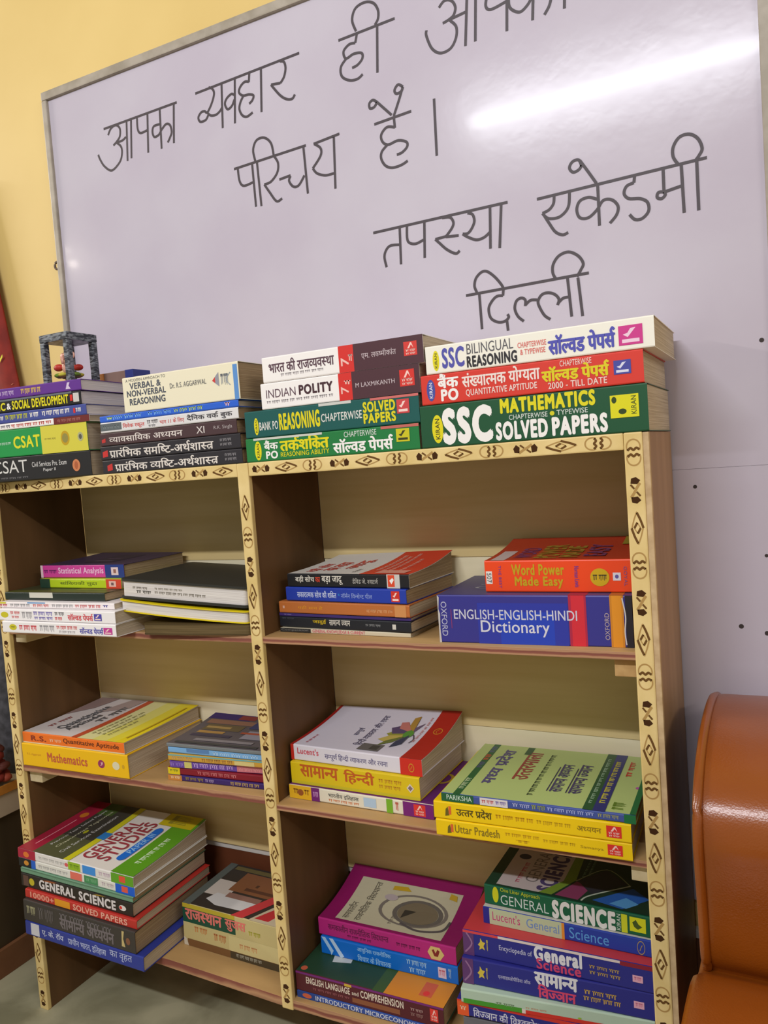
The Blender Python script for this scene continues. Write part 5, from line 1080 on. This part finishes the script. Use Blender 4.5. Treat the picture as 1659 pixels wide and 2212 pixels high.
book('c1_gs1', 'white green and black covered book, topmost of the tall bottom left pile', (226, 222, 218), .18, cover=(226, 220, 212), group=P12, page=PAGE, lift=(.004, .012), S=[('r', 0, 0, .16, 1, (170, 34, 62)), ('e', .075, .45, .026, .3, (222, 120, 50)), ('w', .19, .3, .42, .62, (196, 194, 190), 5), ('e', .44, .5, .016, .2, (214, 90, 96)), ('r', .455, .1, .56, .95, (150, 186, 36)), ('w', .47, .3, .55, .7, (110, 150, 30), 2), ('r', .58, .1, .69, .95, (60, 140, 220)), ('w', .715, .3, .81, .7, (214, 190, 206), 2), ('r', .82, 0, 1, 1, (96, 160, 36)), ('r', .885, .2, .935, .85, (222, 84, 56))],
     T=[('r', 0, .86, 1, 1, (160, 32, 58)), ('l', [(.12, .93), (.42, .93), (.62, .93)], .002, (226, 150, 160)), ('e', .72, .93, .05, .03, (206, 120, 40)), ('r', 0, .585, 1, .86, (62, 60, 52)), ('r', 0, .585, .35, .86, (84, 86, 56)), ('r', .78, .72, 1, .86, (70, 92, 44)), ('t', 'Previous Years Solved Papers', .16, .80, .86, .83, (206, 204, 200), .0), ('t', 'Chapterwise Topicwise', .14, .74, .86, .77, (206, 204, 170), .0), ('t', 'Civil Services Examination', .08, .66, .80, .69, (206, 204, 200), .0), ('e', .46, .725, .035, .014, (170, 170, 40)), ('r', 0, .535, 1, .585, (206, 200, 36)), ('r', .40, .52, .52, .59, (50, 126, 196)),
        ('t', 'GENERAL', .10, .41, .78, .51, (160, 60, 70), .02), ('t', 'STUDIES', .12, .295, .80, .395, (160, 60, 70), .02), ('r', .22, .205, .70, .27, (28, 108, 206)), ('e', .22, .2375, .05, .0325, (28, 108, 206)), ('e', .70, .2375, .05, .0325, (28, 108, 206)), ('t', 'PAPER III', .30, .215, .64, .26, (150, 196, 236), .01), ('r', 0, 0, 1, .18, (92, 156, 32)), ('w', .18, .07, .62, .11, (206, 226, 190), 6), ('r', .80, .02, 1, .30, (196, 178, 24)), ('w', .84, .08, .98, .24, (140, 130, 40), 2)])
book('c2_old', 'thick worn textbook with faded beige and green spine on the bottom left shelf', (200, 184, 128), .132, cover=(56, 50, 46), group='books on the bottom left shelf', page=PAGE_OLD, S=[
    ('r', 0, .90, .56, 1, (190, 170, 50)), ('r', 0, .56, .565, .90, (28, 78, 58)), ('t', 'राजस्थान', .03, .64, .42, .88, (226, 120, 110), .04), ('t', 'सुजस', .46, .62, .67, .88, (226, 120, 110), .04), ('w', .70, .64, .82, .74, (176, 170, 60), 2), ('w', .12, .36, .26, .5, (206, 140, 84), 2), ('w', .33, .28, .46, .46, (196, 130, 80), 2), ('r', .49, .12, 1, .52, (210, 196, 140)), ('w', .60, .26, .78, .38, (206, 150, 100), 3),
    ('r', .04, 0, 1, .17, (120, 84, 50)), ('r', .5, 0, 1, .16, (72, 62, 44)), ('w', .56, .05, .82, .13, (170, 166, 150), 6), ('p', [(0, 0), (.05, 0), (.03, .16), (0, .2)], (206, 196, 176))],
     T=[('r', 0, .92, 1, 1, (92, 100, 96)), ('r', .28, .68, .62, .92, (206, 196, 186)), ('r', .44, .0, .86, .74, (140, 90, 58)), ('r', .5, .2, .56, .6, (96, 60, 44)), ('r', .7, .3, .76, .34, (84, 56, 40)), ('r', .6, .5, .66, .53, (84, 56, 40)), ('p', [(.18, .84), (.34, .80), (.30, .36), (.12, .36), (.10, .70)], (214, 212, 210)), ('r', .30, .35, .40, .70, (150, 110, 96)), ('r', .88, .1, .96, .9, (110, 100, 60)), ('p', [(.0, .48), (.0, .36), (1, .0), (1, .10)], (206, 62, 66)), ('p', [(.0, .30), (.0, .0), (.9, .0)], (206, 190, 160)), ('p', [(.05, .26), (.05, .12), (.5, .0), (.7, .0)], (196, 50, 56))])

P13 = 'books on the bottom right shelf, left pile'
book('c3_micro', 'thin blue book with white capital title, bottom of the left pile, bottom right shelf', (52, 82, 160), .15, group=P13, page=PAGE_OLD, S=[('r', 0, 0, .16, 1, (40, 70, 140)), ('e', .075, .5, .035, .35, (206, 100, 70)), ('t', 'INTRODUCTORY MICROECONOMICS', .14, .18, .90, .86, (206, 212, 226), .02), ('t', 'XI', .925, .2, .965, .84, (196, 200, 220), .01)])
book('c3_eng', 'maroon spined book with dark green and orange cover, bottom right shelf', (86, 30, 40), .16, cover=(40, 72, 50), group=P13, page=PAGE_OLD, S=[('r', 0, .90, 1, 1, (120, 40, 120)), ('t', 'ENGLISH LANGUAGE', .075, .48, .385, .80, (222, 206, 190), .03), ('t', 'and', .40, .50, .445, .70, (222, 206, 190), .02), ('t', 'COMPREHENSION', .46, .48, .745, .82, (222, 206, 190), .03), ('w', .12, .22, .38, .34, (150, 84, 90), 6), ('r', .40, .14, .72, .38, (140, 84, 56)), ('w', .79, .50, .87, .64, (176, 140, 136), 2), ('w', .79, .24, .87, .42, (150, 110, 106), 2), ('r', .35, .85, .40, .98, (206, 170, 60))] + logo2(.915, .25, .965, .85, (226, 60, 52)),
     T=[('r', 0, 0, 1, .385, (214, 138, 40)), ('r', 0, .385, .5, .46, (60, 90, 44)), ('e', .06, .96, .03, .022, (206, 100, 70)), ('p', [(.22, .82), (.32, .84), (.40, .72), (.26, .70)], (206, 210, 204)), ('r', .08, .10, .26, .18, (206, 96, 60)), ('e', .12, .14, .03, .02, (222, 60, 50))])
book('c3_blue', 'bright blue book with pale diagonal stripes under the magenta book, bottom right shelf', (12, 108, 206), .122, group=P13, page=PAGE_OLD, S=[('p', [(.005, 1), (.035, 1), (.095, .3), (.075, .0), (.07, .2)], (170, 206, 240)), ('p', [(.065, 1), (.095, 1), (.175, .1), (.16, 0), (.145, 0)], (190, 214, 240)), ('t', 'आधुनिक राजनीतिक', .28, .54, .53, .90, (150, 200, 244), .02), ('t', 'विचार के विचारक', .28, .08, .53, .44, (150, 200, 244), .02), ('w', .645, .52, .785, .82, (150, 200, 244), 3), ('w', .66, .12, .775, .40, (150, 200, 244), 2), ('r', .865, .2, .92, .78, (214, 200, 222)), ('w', .872, .3, .912, .65, (206, 110, 130), 2), ('w', .935, .2, .955, .8, (150, 190, 230), 1)])
book('c3_mag', 'magenta book with a pale picture cover, topmost in its bottom right pile', (182, 38, 122), .122, cover=(142, 24, 92), group=P13, page=PAGE_OLD, lift=(.024, .024), S=[('t', 'समकालीन राजनीतिक सिद्धान्त', .075, .40, .53, .84, (104, 24, 72), .02), ('w', .22, .18, .40, .32, (120, 30, 84), 4), ('w', .585, .36, .755, .56, (120, 30, 84), 4), ('p', [(.805, .45), (.83, .80), (.89, .80), (.92, .45), (.89, .10), (.83, .10)], (214, 190, 120)), ('p', [(.835, .6), (.85, .66), (.86, .45), (.875, .68), (.89, .6), (.875, .28), (.85, .28)], (130, 40, 40))],
     T=[('r', .06, .115, .84, .885, (196, 188, 158)), ('t', 'समकालीन', .10, .80, .42, .86, (110, 104, 88), .02), ('t', 'राजनीतिक सिद्धान्त', .10, .71, .80, .77, (110, 104, 88), .02), ('w', .16, .49, .36, .52, (130, 122, 104), 4), ('e', .44, .40, .27, .25, (122, 114, 104), .9), ('e', .42, .36, .22, .18, (104, 98, 90), .82), ('e', .42, .36, .18, .145, (120, 108, 86)), ('p', [(.30, .46), (.46, .46), (.44, .24), (.34, .24)], (60, 56, 48)), ('e', .36, .44, .03, .02, (176, 160, 110)), ('l', [(.22, .44), (.14, .30), (.22, .15), (.4, .12)], .004, (90, 84, 84)), ('p', [(.72, .62), (.78, .62), (.80, .52), (.74, .48)], (196, 160, 40)), ('p', [(.74, .20), (.82, .20), (.80, .15), (.72, .14)], (196, 160, 50)), ('e', .60, .60, .05, .05, (180, 166, 166))])
P14 = 'books on the bottom right shelf, right pile'
BL = (42, 44, 132)
book('c4_low', 'plain grey book at the very bottom of the bottom right pile', (110, 110, 116), .15, group=P14)
book('c4_micro', 'blue book with an orange red end, below the mint green book, bottom right shelf', BL, .15, group=P14, S=[('r', 0, .78, 1, 1, (214, 56, 44)), ('r', 0, 0, .065, .9, (232, 92, 44)), ('w', .015, .3, .05, .6, (240, 190, 160), 1), ('t', 'विज्ञान की विश्वकोश', .09, .08, .46, .66, (206, 206, 226), .02), ('w', .5, .1, .8, .6, (180, 180, 216), 4)])
book('c4_mint', 'mint green book with a green and red lower edge, bottom right shelf', (182, 204, 182), .15, group=P14, S=[('r', .012, 0, .33, .34, (70, 150, 44)), ('w', .19, .26, .29, .46, (120, 150, 110), 2), ('r', .33, .0, .35, .30, (226, 206, 200)), ('r', .35, 0, .99, .26, (214, 52, 42)), ('w', .35, .36, .46, .46, (206, 150, 120), 3), ('e', .63, .34, .01, .06, (150, 190, 50))])
star = [('p', [(.085, .5), (.098, .62), (.10, .78), (.112, .64), (.127, .62), (.117, .48), (.124, .32), (.108, .38), (.092, .30), (.096, .44)], (214, 190, 70)), ('w', .134, .24, .142, .76, (214, 196, 100), 1)]
book('c4_enc2', 'navy book with white and pink Hindi title, bottom right shelf', BL, .15, group=P14, page=PAGE, S=[('r', 0, 0, .062, 1, (96, 56, 110)), ('l', [(.01, .1), (.05, .5), (.02, .9)], .002, (150, 110, 150))] + star + [('t', 'एनसाइक्लोपीडिया ऑफ', .20, .42, .375, .62, (190, 190, 220), .01), ('t', 'सामान्य', .40, .50, .62, .98, (222, 220, 226), .05), ('t', 'विज्ञान', .415, .04, .61, .54, (214, 70, 110), .04), ('w', .655, .50, .815, .68, (196, 160, 90), 3), ('w', .65, .26, .835, .44, (196, 160, 90), 4), ('r', .90, .36, .95, .62, (226, 170, 190)), ('w', .908, .42, .942, .56, (206, 110, 140), 2)])
book('c4_enc1', 'navy book with white and pink English title, bottom right shelf', BL, .15, cover=(196, 60, 66), group=P14, page=PAGE, S=[('r', 0, 0, .062, .92, (96, 56, 110)), ('l', [(.01, .1), (.05, .5), (.02, .9)], .002, (150, 110, 150)), ('r', 0, .90, .2, 1, (214, 70, 76)), ('r', .2, .9, .84, 1, (222, 206, 200)), ('r', .84, .84, 1, 1, (140, 30, 50))] + star + [('t', 'Encyclopedia of', .205, .40, .385, .66, (196, 196, 222), .01), ('t', 'General', .40, .40, .645, .92, (222, 220, 226), .06), ('t', 'Science', .41, .06, .64, .46, (206, 66, 110), .03), ('w', .685, .48, .835, .62, (176, 146, 96), 3), ('w', .685, .26, .84, .40, (176, 146, 96), 3), ('r', .90, .32, .95, .58, (226, 170, 190)), ('w', .908, .38, .942, .52, (206, 110, 140), 2)])
book('c4_luc', 'pale green and blue spined book under the green science book', (36, 62, 160), .125, cover=(206, 204, 190), group=P14, page=PAGE_OLD, S=[('r', 0, 0, .04, 1, (40, 44, 140)), ('r', .04, 0, .49, 1, (188, 198, 160)), ('r', .49, 0, .507, 1, (222, 144, 50)), ('t', "Lucent's", .06, .28, .235, .84, (190, 60, 120), .0), ('t', 'General', .275, .26, .475, .82, (110, 144, 196), .0), ('t', 'Science', .535, .18, .765, .84, (90, 160, 222), .0), ('e', .945, .48, .022, .40, (176, 150, 96), .86), ('l', [(.938, .3), (.945, .5), (.952, .64)], .0008, (176, 150, 96))])
book('c4_gs', 'green book with large white SCIENCE lettering, topmost in its bottom right pile', (12, 92, 60), .123, cover=(20, 62, 44), group=P14, page=PAGE_OLD, S=[('e', .072, .56, .020, .40, (206, 206, 30)), ('t', 'One Liner Approach', .105, .72, .355, .97, (190, 196, 40), .01), ('t', 'GENERAL', .105, .14, .41, .62, (206, 216, 210), -.005), ('t', 'SCIENCE', .435, .06, .80, .86, (224, 222, 216), .07), ('t', 'KIRAN', .812, .1, .834, .86, (200, 214, 200), .01, 1), ('r', .838, .04, .872, .90, (206, 210, 40)), ('r', .885, .18, .975, .86, (214, 214, 30)), ('p', [(.9, .6), (.92, .75), (.935, .55), (.955, .45), (.93, .3), (.91, .4)], (70, 90, 30))],
     T=[('p', [(.05, .93), (1, .93), (1, .55), (.36, .55), (.05, .66)], (196, 184, 180)), ('e', .72, .86, .06, .04, (52, 50, 74)), ('w', .16, .80, .60, .83, (190, 90, 110), 4), ('t', 'GENERAL', .22, .70, .96, .78, (120, 112, 110), .0), ('t', 'SCIENCE', .10, .58, .96, .68, (78, 66, 110), .06), ('p', [(.05, .66), (.36, .55), (1, .55), (1, .50), (.42, .48), (.05, .58)], (120, 150, 50)), ('p', [(.05, .58), (.42, .48), (1, .50), (1, 0), (0.02, 0)], (30, 56, 40)), ('p', [(.06, .56), (.40, .47), (.30, .38), (.05, .42)], (140, 60, 96)), ('p', [(.42, .47), (.74, .33), (.52, .18), (.20, .36)], (46, 46, 54)), ('l', [(.40, .48), (.75, .33), (.50, .16)], .0016, (150, 160, 120)), ('l', [(.05, .40), (.18, .36), (.50, .16)], .0024, (190, 200, 180)), ('p', [(.10, .34), (.46, .14), (.30, .03), (.04, .16)], (40, 96, 176)), ('p', [(.10, .24), (.26, .16), (.18, .08), (.06, .14)], (90, 160, 214)), ('w', .5, .44, .9, .455, (120, 150, 120), 6), ('w', .55, .41, .9, .425, (120, 150, 120), 6)])

bpy.data.objects.remove(_to)
